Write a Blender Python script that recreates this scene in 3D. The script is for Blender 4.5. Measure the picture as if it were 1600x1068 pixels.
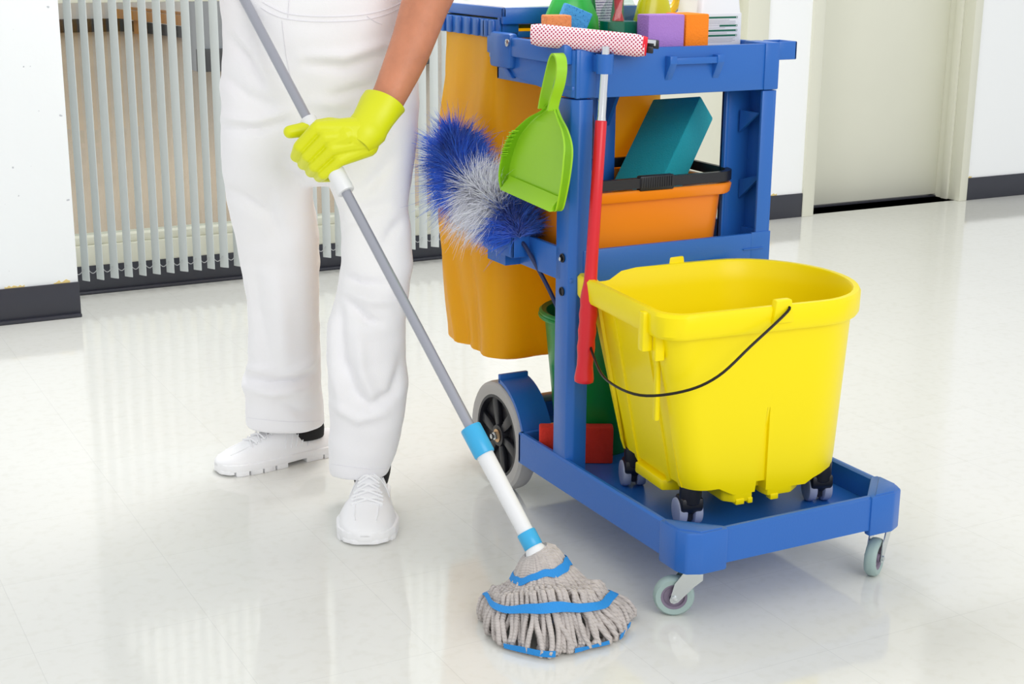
import bpy, bmesh, math, random
import numpy as np
from mathutils import Vector, Matrix, noise
from mathutils.bvhtree import BVHTree

for o in list(bpy.data.objects):
    bpy.data.objects.remove(o, do_unlink=True)
SC = bpy.context.scene
COL = SC.collection
R = math.radians
random.seed(7)
rng = np.random.default_rng(7)

# ------------------------------------------------------------------ camera
# World frame: X runs along the corridor wall (and across the cart), Y towards the wall,
# Z up; the origin is the floor under the near left corner of the cart's platform.
F_PX, PITCH, ROLL, CAM_H = 2314.261, R(15.3343), R(0.4218), 1.1871
YAW = R(27.9236)
OX, OY = 0.3114, 2.4182            # cart corner as seen from the tripod (right, ahead)
cu = Vector((math.cos(YAW), math.sin(YAW), 0)); cv = Vector((-math.sin(YAW), math.cos(YAW), 0))
def K(X, Y, Z=0.0):
    """right/ahead/up of the tripod -> world"""
    d = Vector((X - OX, Y - OY, 0)); return Vector((d.dot(cu), d.dot(cv), Z))
def Kd(X, Y, Z=0.0):
    d = Vector((X, Y, 0)); return Vector((d.dot(cu), d.dot(cv), Z))
RIGHT = Kd(1, 0); FWD = Kd(0, 1); UPV = Vector((0, 0, 1))
_f = Vector((0, math.cos(PITCH), -math.sin(PITCH))); _r = Vector((1, 0, 0)); _u = Vector((0, math.sin(PITCH), math.cos(PITCH)))
_r, _u = _r * math.cos(ROLL) + _u * math.sin(ROLL), _u * math.cos(ROLL) - _r * math.sin(ROLL)
def at(x, y, Y):
    """point on the sight line through image pixel (x, y) at an assumed distance Y ahead"""
    d = _f + _r * ((x - 800) / F_PX) - _u * ((y - 534) / F_PX)
    s = Y / d.y
    return K(d.x * s, Y, CAM_H + d.z * s)
cam_d = bpy.data.cameras.new('camera'); cam = bpy.data.objects.new('camera', cam_d); COL.objects.link(cam)
cam_d.sensor_width = 36; cam_d.lens = F_PX / 1600 * 36; cam_d.clip_start = .05; cam_d.clip_end = 200
fw, rr, uu = Kd(*_f), Kd(*_r), Kd(*_u)
m = Matrix((rr, uu, -fw)).transposed().to_4x4(); m.translation = K(0, 0, CAM_H)
cam.matrix_world = m
SC.camera = cam

# ------------------------------------------------------------------ world, lights, exposure
W = bpy.data.worlds.new('world'); SC.world = W; W.use_nodes = True
bg = W.node_tree.nodes['Background']; bg.inputs[0].default_value = (.97, .985, 1, 1); bg.inputs[1].default_value = 0.79
def area(name, loc, target, sx, sy, power, col=(1, 1, 1)):
    d = bpy.data.lights.new(name, 'AREA'); d.shape = 'RECTANGLE'; d.size = sx; d.size_y = sy; d.energy = power; d.color = col
    o = bpy.data.objects.new(name, d); COL.objects.link(o); o.location = loc
    o.rotation_euler = (Vector(target) - Vector(loc)).to_track_quat('-Z', 'Y').to_euler(); return o
area('ceiling_light_panel', (0.2, 1.65, 2.75), (0.2, 1.4, 0), 1.0, .8, 34, (1, .985, .96))
area('hall_fill_light', (1.6, 5.2, 2.75), (1.6, 5.3, 0), 2.6, 1.8, 45, (1, .97, .92))  # unseen lamp added to brighten the hall floor beyond the glass
area('front_fill_light', (0.2, -4.2, 2.6), (0.8, 1.5, .6), 3.2, 2.0, 72, (1, .99, .97))  # fill added behind the camera to lift upright faces, no real fixture
SC.view_settings.view_transform = 'Standard'; SC.view_settings.look = 'None'
SC.view_settings.gamma = 1; SC.view_settings.use_curve_mapping = False; SC.view_settings.exposure = 0.12

# ------------------------------------------------------------------ materials
def lin(c): return tuple((x / 255 / 12.92) if x / 255 <= .04045 else ((x / 255 + .055) / 1.055) ** 2.4 for x in c)
MATS = {}
def mat(name, rgb, rough=.5, metal=0, spec=.5, bump=None, vary=None, coat=0, sss=0, trans=0, sheen=0, spots=None):
    """bump=(scale,strength,detail); vary=(scale,amount,detail); spots=(scale,threshold,rgb)"""
    if name in MATS: return MATS[name]
    M = bpy.data.materials.new(name); M.use_nodes = True; nt = M.node_tree; b = nt.nodes['Principled BSDF']
    c = lin(rgb); b.inputs['Base Color'].default_value = (*c, 1); b.inputs['Roughness'].default_value = rough
    b.inputs['Metallic'].default_value = metal; b.inputs['Specular IOR Level'].default_value = spec
    b.inputs['Coat Weight'].default_value = coat; b.inputs['Transmission Weight'].default_value = trans
    b.inputs['Sheen Weight'].default_value = sheen
    if sss:
        b.inputs['Subsurface Weight'].default_value = sss; b.inputs['Subsurface Radius'].default_value = (.01, .005, .003)
    tc = nt.nodes.new('ShaderNodeTexCoord'); out = None
    if vary:
        n = nt.nodes.new('ShaderNodeTexNoise'); n.inputs['Scale'].default_value = vary[0]; n.inputs['Detail'].default_value = vary[2]
        nt.links.new(tc.outputs['Object'], n.inputs['Vector'])
        r = nt.nodes.new('ShaderNodeValToRGB'); a = vary[1]
        r.color_ramp.elements[0].position = .3; r.color_ramp.elements[1].position = .7
        r.color_ramp.elements[0].color = (*[x * (1 - a) for x in c], 1); r.color_ramp.elements[1].color = (*[min(1, x * (1 + a * .6)) for x in c], 1)
        nt.links.new(n.outputs['Fac'], r.inputs[0]); out = r.outputs[0]
    if spots:
        v = nt.nodes.new('ShaderNodeTexNoise'); v.inputs['Scale'].default_value = spots[0]; v.inputs['Detail'].default_value = 1.5
        nt.links.new(tc.outputs['Object'], v.inputs['Vector'])
        r = nt.nodes.new('ShaderNodeValToRGB'); r.color_ramp.elements[0].position = spots[1]; r.color_ramp.elements[1].position = spots[1] + .03
        r.color_ramp.elements[0].color = (0, 0, 0, 1); r.color_ramp.elements[1].color = (1, 1, 1, 1); nt.links.new(v.outputs['Fac'], r.inputs[0])
        mx = nt.nodes.new('ShaderNodeMixRGB'); mx.inputs[1].default_value = (*c, 1); mx.inputs[2].default_value = (*lin(spots[2]), 1)
        nt.links.new(r.outputs[0], mx.inputs[0])
        if out: nt.links.new(out, mx.inputs[1])
        out = mx.outputs[0]
    if out: nt.links.new(out, b.inputs['Base Color'])
    if bump:
        n = nt.nodes.new('ShaderNodeTexNoise'); n.inputs['Scale'].default_value = bump[0]; n.inputs['Detail'].default_value = bump[2]
        nt.links.new(tc.outputs['Object'], n.inputs['Vector'])
        bp = nt.nodes.new('ShaderNodeBump'); bp.inputs['Strength'].default_value = bump[1]; bp.inputs['Distance'].default_value = .004
        nt.links.new(n.outputs['Fac'], bp.inputs['Height']); nt.links.new(bp.outputs[0], b.inputs['Normal'])
    MATS[name] = M; return M

def floor_mat():
    M = mat('polished vinyl floor', (231, 231, 226), .085, vary=(1.2, .02, 3), coat=.0)
    nt = M.node_tree; b = nt.nodes['Principled BSDF']; src = b.inputs['Base Color'].links[0].from_socket
    tc = nt.nodes.new('ShaderNodeTexCoord')
    # fine cream flecks in the vinyl
    n = nt.nodes.new('ShaderNodeTexNoise'); n.inputs['Scale'].default_value = 42; n.inputs['Detail'].default_value = 3
    nt.links.new(tc.outputs['Object'], n.inputs['Vector'])
    r = nt.nodes.new('ShaderNodeValToRGB'); r.color_ramp.elements[0].position = .32; r.color_ramp.elements[1].position = .5
    r.color_ramp.elements[0].color = (.965, .962, .95, 1); r.color_ramp.elements[1].color = (1, 1, 1, 1); nt.links.new(n.outputs['Fac'], r.inputs[0])
    mx = nt.nodes.new('ShaderNodeMixRGB'); mx.blend_type = 'MULTIPLY'; mx.inputs[0].default_value = 1
    nt.links.new(src, mx.inputs[1]); nt.links.new(r.outputs[0], mx.inputs[2])
    # hairline tile joints
    br = nt.nodes.new('ShaderNodeTexBrick'); br.offset = 0; br.inputs['Scale'].default_value = 1; br.inputs['Brick Width'].default_value = .305
    br.inputs['Row Height'].default_value = .305; br.inputs['Mortar Size'].default_value = .0009; br.inputs['Mortar Smooth'].default_value = .3
    br.inputs['Color1'].default_value = (1, 1, 1, 1); br.inputs['Color2'].default_value = (.985, .985, .98, 1); br.inputs['Mortar'].default_value = (.9, .9, .9, 1)
    nt.links.new(tc.outputs['Object'], br.inputs['Vector'])
    m2 = nt.nodes.new('ShaderNodeMixRGB'); m2.blend_type = 'MULTIPLY'; m2.inputs[0].default_value = 1
    nt.links.new(mx.outputs[0], m2.inputs[1]); nt.links.new(br.outputs['Color'], m2.inputs[2]); nt.links.new(m2.outputs[0], b.inputs['Base Color'])
    bn = nt.nodes.new('ShaderNodeTexNoise'); bn.inputs['Scale'].default_value = 14; nt.links.new(tc.outputs['Object'], bn.inputs['Vector'])
    bp = nt.nodes.new('ShaderNodeBump'); bp.inputs['Strength'].default_value = .018; bp.inputs['Distance'].default_value = .01
    nt.links.new(bn.outputs['Fac'], bp.inputs['Height']); nt.links.new(bp.outputs[0], b.inputs['Normal'])
    return M
def glass_mat(name, tint, gloss=.07, rough=.02):
    M = bpy.data.materials.new(name); M.use_nodes = True; nt = M.node_tree; nt.nodes.clear()
    o = nt.nodes.new('ShaderNodeOutputMaterial'); t = nt.nodes.new('ShaderNodeBsdfTransparent'); g = nt.nodes.new('ShaderNodeBsdfGlossy')
    mx = nt.nodes.new('ShaderNodeMixShader'); t.inputs[0].default_value = (*lin(tint), 1); g.inputs['Roughness'].default_value = rough
    mx.inputs[0].default_value = gloss; nt.links.new(t.outputs[0], mx.inputs[1]); nt.links.new(g.outputs[0], mx.inputs[2]); nt.links.new(mx.outputs[0], o.inputs[0])
    return M
BLUE = mat('blue moulded plastic', (38, 104, 190), .32, bump=(260, .05, 2))
BLUE2 = mat('pale blue plastic', (150, 180, 232), .35)
YEL = mat('yellow bucket plastic', (252, 230, 0), .35, spec=.3)
BAGM = mat('yellow bag vinyl', (255, 204, 4), .38, bump=(6, .6, 3))
def translucent(M, rgb, k):
    nt = M.node_tree; b = nt.nodes['Principled BSDF']; o = nt.nodes['Material Output']; t = nt.nodes.new('ShaderNodeBsdfTranslucent'); t.inputs[0].default_value = (*lin(rgb), 1)
    mx = nt.nodes.new('ShaderNodeMixShader'); mx.inputs[0].default_value = k; nt.links.new(b.outputs[0], mx.inputs[1]); nt.links.new(t.outputs[0], mx.inputs[2]); nt.links.new(mx.outputs[0], o.inputs[0])
translucent(BAGM, (255, 188, 0), .4)
BLACK = mat('black plastic', (26, 27, 34), .4)
TYRE = mat('grey rubber tyre', (184, 182, 180), .65)
TYRE2 = mat('pale green grey rubber', (160, 182, 178), .5)
STEEL = mat('zinc plated steel', (205, 210, 212), .25, 1)
CHROME = mat('chrome tube', (225, 228, 232), .1, 1)
WALLM = mat('white painted wall', (240, 244, 246), .8, spots=(46, .735, (188, 192, 198)), bump=(60, .1, 3))
WALLC = mat('clean white wall paint', (251, 253, 254), .8, bump=(60, .08, 3))
CREAM = mat('cream painted metal', (228, 228, 212), .45)
CREAM2 = mat('cream painted door', (232, 232, 216), .5, vary=(2.2, .02, 3))
BASEM = mat('dark vinyl baseboard', (52, 54, 64), .35)
WHITEP = mat('white plastic', (240, 241, 243), .3)
CLOTH = mat('white cotton twill', (250, 249, 252), .85, bump=(420, .12, 2), sheen=.2)
SKIN = mat('skin', (210, 138, 104), .5, sss=.15, bump=(120, .25, 4), vary=(22, .12, 4))
GLOVE = mat('lime yellow rubber', (226, 230, 14), .42, bump=(45, .12, 3))
LEATH = mat('white shoe leather', (250, 250, 252), .45, bump=(150, .06, 2))

# ------------------------------------------------------------------ geometry helpers
ORG = {}
class G:
    def __init__(s): s.v = []; s.f = []
    def add(s, vs, fs, M=None):
        b = len(s.v)
        for p in vs:
            p = Vector(p); s.v.append(M @ p if M is not None else p)
        s.f += [tuple(i + b for i in q) for q in fs]; return s
    def bm(s, bm, M=None):
        bm.verts.index_update(); s.add([v.co.copy() for v in bm.verts], [[v.index for v in f.verts] for f in bm.faces], M); bm.free(); return s
    def box(s, x0, x1, y0, y1, z0, z1, bev=0, seg=2, M=None):
        bm = bmesh.new(); bmesh.ops.create_cube(bm, size=1)
        for v in bm.verts: v.co = Vector(((x0 + x1) / 2 + v.co.x * (x1 - x0), (y0 + y1) / 2 + v.co.y * (y1 - y0), (z0 + z1) / 2 + v.co.z * (z1 - z0)))
        if bev: bmesh.ops.bevel(bm, geom=bm.edges[:], offset=bev, segments=seg, profile=.5, affect='EDGES')
        return s.bm(bm, M)
    def prism(s, poly, a0, a1, axis='z', bev=0, M=None):
        def P(p, a): return {'z': (p[0], p[1], a), 'y': (p[0], a, p[1]), 'x': (a, p[0], p[1])}[axis]
        bm = bmesh.new(); n = len(poly)
        A = [bm.verts.new(P(p, a0)) for p in poly]; B = [bm.verts.new(P(p, a1)) for p in poly]
        bm.faces.new(A); bm.faces.new(B[::-1])
        for i in range(n): bm.faces.new((A[i], B[i], B[(i + 1) % n], A[(i + 1) % n]))
        bmesh.ops.recalc_face_normals(bm, faces=bm.faces[:])
        if bev: bmesh.ops.bevel(bm, geom=bm.edges[:], offset=bev, segments=2, profile=.5, affect='EDGES')
        return s.bm(bm, M)
    def loft(s, rings, cap0=True, cap1=True, closed=True, M=None):
        n = len(rings[0]); vs = [p for r in rings for p in r]; fs = []
        for i in range(len(rings) - 1):
            for j in range(n if closed else n - 1):
                k = (j + 1) % n; fs.append((i * n + j, i * n + k, (i + 1) * n + k, (i + 1) * n + j))
        if cap0: fs.append(tuple(range(n))[::-1])
        if cap1: fs.append(tuple((len(rings) - 1) * n + j for j in range(n)))
        return s.add(vs, fs, M)
    def tube(s, pts, rad, n=10, cap=True, closed=False, flat=1.0, up=None):
        pts = [Vector(p) for p in pts]; m_ = len(pts)
        if not hasattr(rad, '__len__'): rad = [rad] * m_
        T = []
        for i in range(m_):
            a = pts[(i - 1) % m_] if (closed or i) else pts[0]; b = pts[(i + 1) % m_] if (closed or i < m_ - 1) else pts[-1]
            T.append((b - a).normalized())
        t0 = T[0]; ref = Vector(up) if up else (Vector((0, 0, 1)) if abs(t0.z) < .9 else Vector((1, 0, 0)))
        nrm = (ref - t0 * ref.dot(t0)).normalized(); rings = []
        for i in range(m_):
            if i: 
                q = T[i - 1].rotation_difference(T[i]); nrm = (q @ nrm); nrm = (nrm - T[i] * nrm.dot(T[i])).normalized()
            bn = T[i].cross(nrm)
            rings.append([pts[i] + nrm * (math.cos(2 * math.pi * j / n) * rad[i]) + bn * (math.sin(2 * math.pi * j / n) * rad[i] * flat) for j in range(n)])
        if closed: rings.append(rings[0])
        return s.loft(rings, cap and not closed, cap and not closed)
    def ring(s, prof, n=24, M=None):
        return s.lathe(list(prof) + [prof[0]], n, M, False)
    def lathe(s, prof, n=24, M=None, cap=True):
        rings = [[(max(r, 1e-4) * math.cos(2 * math.pi * j / n), max(r, 1e-4) * math.sin(2 * math.pi * j / n), z) for j in range(n)] for r, z in prof]
        return s.loft(rings, cap, cap, M=M)
    def sphere(s, c, r, n=12, M=None):
        sx, sy, sz = r if hasattr(r, '__len__') else (r, r, r); c = Vector(c)
        pr = [[c + Vector((sx * math.sin(t) * math.cos(p), sy * math.sin(t) * math.sin(p), sz * math.cos(t))) for p in [2 * math.pi * j / n for j in range(n)]] for t in [max(1e-3, min(math.pi - 1e-3, math.pi * i / (n // 2 + 2))) for i in range(n // 2 + 3)]]
        return s.loft(pr, True, True, M=M)
    def capsule(s, a, b, ra, rb, n=16):
        a, b = Vector(a), Vector(b); d = (b - a).normalized(); P = []; Rr = []
        for t in (-1, -.9, -.7, -.4): P.append(a + d * ra * t); Rr.append(ra * math.sqrt(max(.0004, 1 - t * t)))
        P += [a, b]; Rr += [ra, rb]
        for t in (.4, .7, .9, 1): P.append(b + d * rb * t); Rr.append(rb * math.sqrt(max(.0004, 1 - t * t)))
        return s.tube(P, Rr, n)
    def build(s, name, material, parent=None, ang=35, kind=None, fix=True):
        me = bpy.data.meshes.new(name); vs = np.array([tuple(p) for p in s.v]); c = (vs.min(0) + vs.max(0)) / 2
        if parent is None: c[2] = vs[:, 2].min()
        me.from_pydata([tuple(p) for p in vs - c], [], s.f); me.validate()
        if fix:
            b = bmesh.new(); b.from_mesh(me); bmesh.ops.recalc_face_normals(b, faces=b.faces[:]); b.to_mesh(me); b.free()
        if ang:
            for p in me.polygons: p.use_smooth = True
            me.set_sharp_from_angle(angle=R(ang))
        me.materials.append(material)
        o = bpy.data.objects.new(name, me); COL.objects.link(o)
        place(o, Vector(c), parent)
        if kind: o['kind'] = kind
        return o
def place(o, c, parent):
    if parent is not None:
        o.parent = parent; o.location = c - ORG[parent.name]
    else: o.location = c
    ORG[o.name] = c.copy()
def clone(src, delta, parent):
    """copy of a part (sharing its mesh), moved by delta"""
    o = src.copy(); COL.objects.link(o); o.parent = parent
    c = ORG[src.name] + Vector(delta); o.location = c - (ORG[parent.name] if parent else Vector()); ORG[o.name] = c; return o
def thing(name, loc, label, cat, group=None):
    o = bpy.data.objects.new(name, None); COL.objects.link(o); o.location = loc; o.empty_display_size = .05; ORG[o.name] = Vector(loc)
    return tag(o, label, cat, group)
def tag(o, label, cat, group=None):
    o['label'] = label; o['category'] = cat
    if group: o['group'] = group
    return o
def struct(o, label=None):
    o['kind'] = 'structure'
    if label: o['label'] = label
    return o
def circ(c, r, n, ax='z', a0=0, a1=2 * math.pi, end=False):
    out = []
    for i in range(n):
        t = a0 + (a1 - a0) * i / (n - 1 if end else n); q = (r * math.cos(t), r * math.sin(t))
        out.append(Vector(c) + Vector({'z': (q[0], q[1], 0), 'y': (q[0], 0, q[1]), 'x': (0, q[0], q[1])}[ax]))
    return out
def spline(P, n=8):
    P = [Vector(p) for p in P]; out = []
    for i in range(len(P) - 1):
        p0, p1, p2, p3 = P[max(0, i - 1)], P[i], P[i + 1], P[min(len(P) - 1, i + 2)]
        for j in range(n):
            t = j / n; out.append(.5 * ((2 * p1) + (p2 - p0) * t + (2 * p0 - 5 * p1 + 4 * p2 - p3) * t * t + (3 * p1 - p0 - 3 * p2 + p3) * t ** 3))
    return out + [P[-1]]
def remesh(g, voxel, smooth=4, factor=.5):
    me = bpy.data.meshes.new('tmp'); me.from_pydata([tuple(p) for p in g.v], [], g.f)
    b = bmesh.new(); b.from_mesh(me); bmesh.ops.recalc_face_normals(b, faces=b.faces[:]); b.to_mesh(me); b.free()
    o = bpy.data.objects.new('tmp', me); COL.objects.link(o)
    md = o.modifiers.new('r', 'REMESH'); md.mode = 'VOXEL'; md.voxel_size = voxel
    if smooth: sm = o.modifiers.new('s', 'SMOOTH'); sm.iterations = smooth; sm.factor = factor
    ev = o.evaluated_get(bpy.context.evaluated_depsgraph_get()); m2 = ev.to_mesh()
    out = G(); out.v = [v.co.copy() for v in m2.vertices]; out.f = [tuple(p.vertices) for p in m2.polygons]
    nr = [v.normal.copy() for v in m2.vertices]
    ev.to_mesh_clear(); bpy.data.objects.remove(o, do_unlink=True); bpy.data.meshes.remove(me)
    return out, nr

# ================================================================== THE ROOM
struct(G().prism([(-6, -5), (10, -5), (10, 3.4), (1.12, 3.4), (1.12, 3.14), (-6, 3.14)], -.05, 0).build('floor', floor_mat(), ang=None), 'polished off-white vinyl floor')
LW, WW, RW = 2.73, 3.02, 3.12     # faces of the pillar, window wall and door wall
struct(G().box(-5, -.475, LW, 3.3, 0, 2.8).build('wall_left', WALLM, ang=None), 'white pitted wall left of the blind')
g = G(); g.box(-5, -.473, LW - .008, LW, 0, .113, .002); g.box(-5, -.473, LW - .02, LW, 0, .012, .003)
struct(g.build('baseboard_left', BASEM), 'dark vinyl baseboard on the left wall')
# window wall: low frame, mullions, glass
WX0, WX1 = -.475, 1.12
win = bpy.data.objects.new('window_1', None); COL.objects.link(win); win.location = (WX0, WW, 0); ORG[win.name] = Vector((WX0, WW, 0)); struct(win, 'cream framed window behind the vertical blind')
G().box(WX0, WX1, WW, WW + .12, .095, .165, .004).build('window_sill', CREAM, win)
G().box(WX0, WX1, WW + .018, WW + .1, .165, .192, .004).build('window_frame', CREAM, win)
G().box(WX0, WX1, WW + .018, WW + .1, .965, 1.04, .004).build('window_rail', CREAM, win)
G().box(WX0, WX1, WW + .018, WW + .1, 2.2, 2.3, .004).build('window_head', CREAM, win)
G().box(WX1 - .05, WX1, WW + .01, WW + .11, .165, 2.3, .004).build('window_jamb', CREAM, win)
GL = glass_mat('window glass', (238, 240, 238), .05)
G().box(WX0, WX1 - .05, WW + .055, WW + .061, .192, .965).build('pane', GL, win, ang=None)
G().box(WX0, WX1 - .05, WW + .055, WW + .061, 1.04, 2.2).build('pane', GL, win, ang=None)
g = G(); g.box(WX0, WX1, WW, WW + .12, 2.3, 2.8)
struct(g.build('wall_above_window', WALLC, ang=None))
g = G(); g.box(WX0, WX1, WW - .003, WW + .12, 0, .097, .002); g.box(WX0, WX1, WW - .014, WW, 0, .012, .004)
struct(g.build('baseboard_window', BASEM), 'dark vinyl baseboard under the window')
# door wall
D2a, D2b, D1a, D1b = 1.42, 2.395, 2.80, 3.665
g = G()
for x0, x1 in ((WX1, D2a - .09), (D2b + .11, D1a - .06), (D1b + .03, 9)): g.box(x0, x1, RW, RW + .2, 0, 2.8)
g.box(WX1, 9, RW, RW + .2, 2.16, 2.8)
struct(g.build('wall_right', WALLC, ang=None), 'white wall around the cream doors')
for k, (x0, x1) in enumerate(((WX1, D2a - .09), (D2b + .11, D1a - .06), (D1b + .03, 9))):
    g = G(); g.box(x0, x1, RW - .007, RW, 0, .105, .002)
    struct(g.build('baseboard_right', BASEM), 'dark vinyl baseboard on the door wall')
GLUE = mat('dried adhesive', (232, 208, 140), .8)
def patch(x0, x1, y, z, wall):
    P = [(x0, z - .004)] + [(x0 + (x1 - x0) * k / 9, z + random.uniform(.002, .012)) for k in range(10)] + [(x1, z - .004)]
    G().prism(P, y - .0012, y + .001, 'y').build('adhesive_patch', GLUE, wall, None)
wl, wr_ = bpy.data.objects['wall_left'], bpy.data.objects['wall_right']
patch(-.70, -.64, LW, .113, wl); patch(-.55, -.50, LW, .113, wl)
patch(2.52, 2.60, RW, .105, wr_); patch(3.70, 3.74, RW, .105, wr_)
def door(n, x0, x1, depth, wl, wr, label):
    d = bpy.data.objects.new('door_%d' % n, None); COL.objects.link(d); d.location = (x0, RW + depth, 0); ORG[d.name] = d.location.copy(); struct(d, label)
    G().box(x0, x1, RW + depth, RW + depth + .045, .012, 2.1, .002).build('door_leaf', CREAM2, d)
    G().box(x0, x1, RW + depth - .004, RW + depth + .05, .0, .006).build('threshold', BASEM, d)
    g = G(); g.box(x0 - wl, x0, RW - .012, RW + .05, 0, 2.15, .003); g.box(x0 - .03, x0, RW + .05, RW + depth + .05, 0, 2.15); g.build('jamb', CREAM, d)
    g = G(); g.box(x1 - .002, x1 + wr, RW - .012, RW + .06, 0, 2.15, .003); g.box(x1 - .014, x1 + .03, RW + .06, RW + .1, 0, 2.15, .002)
    g.box(x1, x1 + .03, RW + .1, RW + depth + .05, 0, 2.15); g.build('jamb', CREAM, d)
    G().box(x0 - wl, x1 + wr, RW - .012, RW + .1, 2.1, 2.18, .003).build('lintel', CREAM, d)
    return d
door(1, D1a, D1b, .15, .062, .045, 'cream flush door at the right')
door(2, D2a, D2b, .05, .09, .11, 'cream flush door behind the cart')
# scuff on door 1
# vertical blind in front of the window
bl = thing('vertical_blind', (WX0, WW - .085, 0), 'pale grey vertical slat blind hanging over the window', 'blind')
SLAT = mat('pale grey blind fabric', (205, 211, 211), .6)
g = G(); g.box(WX0, WX1 - .03, WW - .12, WW - .05, 2.22, 2.27, .004).build('headrail', CREAM, bl)
s0 = None; n_s = 33; pitch = .0475; a = math.atan2(-.84, .54)
for i in range(n_s):
    x = WX0 + .02 + i * pitch
    if s0 is None:
        g = G(); hw = .0165; dx, dy = math.cos(a) * hw, math.sin(a) * hw; nx, ny = -math.sin(a) * .0012, math.cos(a) * .0012
        rings = []
        for z in (.066, 2.22):
            rings.append([Vector((x + t * dx + s * nx - .9 * (1 - t * t) * ny * 2, WW - .085 + t * dy + s * ny, z)) for t, s in ((-1, -1), (-.5, -1.0), (0, -1), (.5, -1), (1, -1), (1, 1), (.5, 1), (0, 1), (-.5, 1), (-1, 1))])
        g.loft(rings); s0 = g.build('slat', SLAT, bl, 50)
        p = [Vector((x + .006 + (pitch - .012) * t, WW - .088, .108 - .018 * math.sin(math.pi * t))) for t in [k / 8 for k in range(9)]]
        c0_ = G().tube(p, .0014, 5).build('bead_chain', mat('grey chain', (170, 172, 174), .4), bl)
    else:
        o = clone(s0, (i * pitch, 0, 0), bl); o.rotation_euler.z = random.uniform(-.12, .12)
        clone(c0_, (i * pitch, 0, 0), bl)
# hall beyond the glass
HF = mat('tan polished hall floor', (208, 184, 156), .25, spec=.35, vary=(.5, .12, 2))
struct(G().box(-3, 9, 3.14, 21, -.06, -.0).build('floor_hall', HF, ang=None), 'brown polished floor of the hall beyond the window')
struct(G().box(-3, 3.25, 17.0, 17.3, 0, 3).build('wall_hall_far', WALLC, ang=None), 'far white wall of the hall')
struct(G().box(-3, 3.25, 16.95, 17.0, 0, .16, .01).build('baseboard_hall_far', BASEM))
def wseg(p, q, th, z0, z1):
    p, q = Vector((*p, 0)), Vector((*q, 0)); d = (q - p).normalized(); n = Vector((-d.y, d.x, 0)) * th
    return G().prism([(p.x, p.y), (q.x, q.y), (q.x + n.x, q.y + n.y), (p.x + n.x, p.y + n.y)], z0, z1)
struct(wseg((3.2, 16.9), (3.62, 14.6), .3, 0, 3).build('wall_hall_side', WALLC, ang=None), 'side wall of the hall')
struct(wseg((3.195, 16.9), (3.615, 14.6), .02, 0, .13).build('baseboard_hall_side', BASEM))
WOOD = mat('orange varnished wood', (214, 150, 72), .35, vary=(4, .15, 5))
t = thing('hall_bench', (3.4, 15.6, 0), 'orange varnished wooden bench along the hall wall beyond the blind', 'bench')
wseg((2.98, 16.9), (3.38, 14.6), .04, .17, .28).build('bench_front', WOOD, t)
wseg((3.16, 16.9), (3.56, 14.6), .18, .27, .30).build('bench_seat', WOOD, t)
wseg((3.13, 16.5), (3.155, 16.35), .08, 0, .27).build('leg', WOOD, t); wseg((3.39, 15.0), (3.415, 14.85), .08, 0, .27).build('leg', WOOD, t)
GREYW = mat('blue grey hall partition', (186, 192, 204), .6)
struct(G().box(2.36, 4.6, 11.1, 11.35, 0, 3).build('wall_hall_partition', GREYW, ang=None), 'blue grey partition in the hall')
struct(G().box(2.34, 4.6, 11.06, 11.1, 0, .2, .006).build('baseboard_hall_partition', BASEM))

# ================================================================== JANITOR CART
cart = thing('janitor_cart', (0, 0, 0), 'blue plastic cleaning cart with shelves, bag frame and low front platform', 'cart')
BW, BL, BZ0, BZ1 = .5, .80, .106, .173
# platform: rim walls with chamfered near corners, recessed deck, corner bosses
def rim(o, ch): return [(o, .8 - o), (o, o + ch), (o + ch, o), (BW - o - ch, o), (BW - o, o + ch), (BW - o, .8 - o)]
g = G(); A = rim(0, .03); B = rim(.014, .028); n = len(A)
A[0] = (0, .632); A[-1] = (BW, .632); B[0] = (.014, .632); B[-1] = (BW - .014, .632)
T = [(.0, BZ0), (0, BZ1 - .004), (.004, BZ1), (.010, BZ1), (.014, BZ1 - .004), (.014, .123)]
rings = []
for off, z in T: 
    q = rim(off, .03); q[0] = (off, .632); q[-1] = (BW - off, .632); rings.append([(x, y, z) for x, y in q])
g.loft(rings, False, False, closed=False)
g.prism([(.002, .632), (.002, .03), (.03, .002), (BW - .03, .002), (BW - .002, .03), (BW - .002, .632)], .108, .124)
g.box(.075, BW - .075, .63, .845, .1, .124, .003); g.box(.075, BW - .075, .83, .845, .1, BZ1, .004)
g.box(.0, .09, .622, .634, BZ0, BZ1, .003); g.box(BW - .09, BW, .622, .634, BZ0, BZ1, .003)
g.box(.07, .082, .63, .845, .1, BZ1, .003); g.box(BW - .082, BW - .07, .63, .845, .1, BZ1, .003)
for sx in (0, 1):
    def mx(x): return x if sx == 0 else BW - x
    P = [(mx(-.004), .085), (mx(-.004), .03), (mx(.004), .008), (mx(.03), -.004), (mx(.085), -.004), (mx(.085), .012), (mx(.012), .085)]
    g.prism(P, .094, BZ1 + .001, bev=.004)
    g.prism([(mx(.0), .075), (mx(.0), .03), (mx(.028), .0), (mx(.075), .0)], BZ1 - .012, BZ1 + .0035, bev=.002)
g.build('platform', BLUE, cart)
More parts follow.
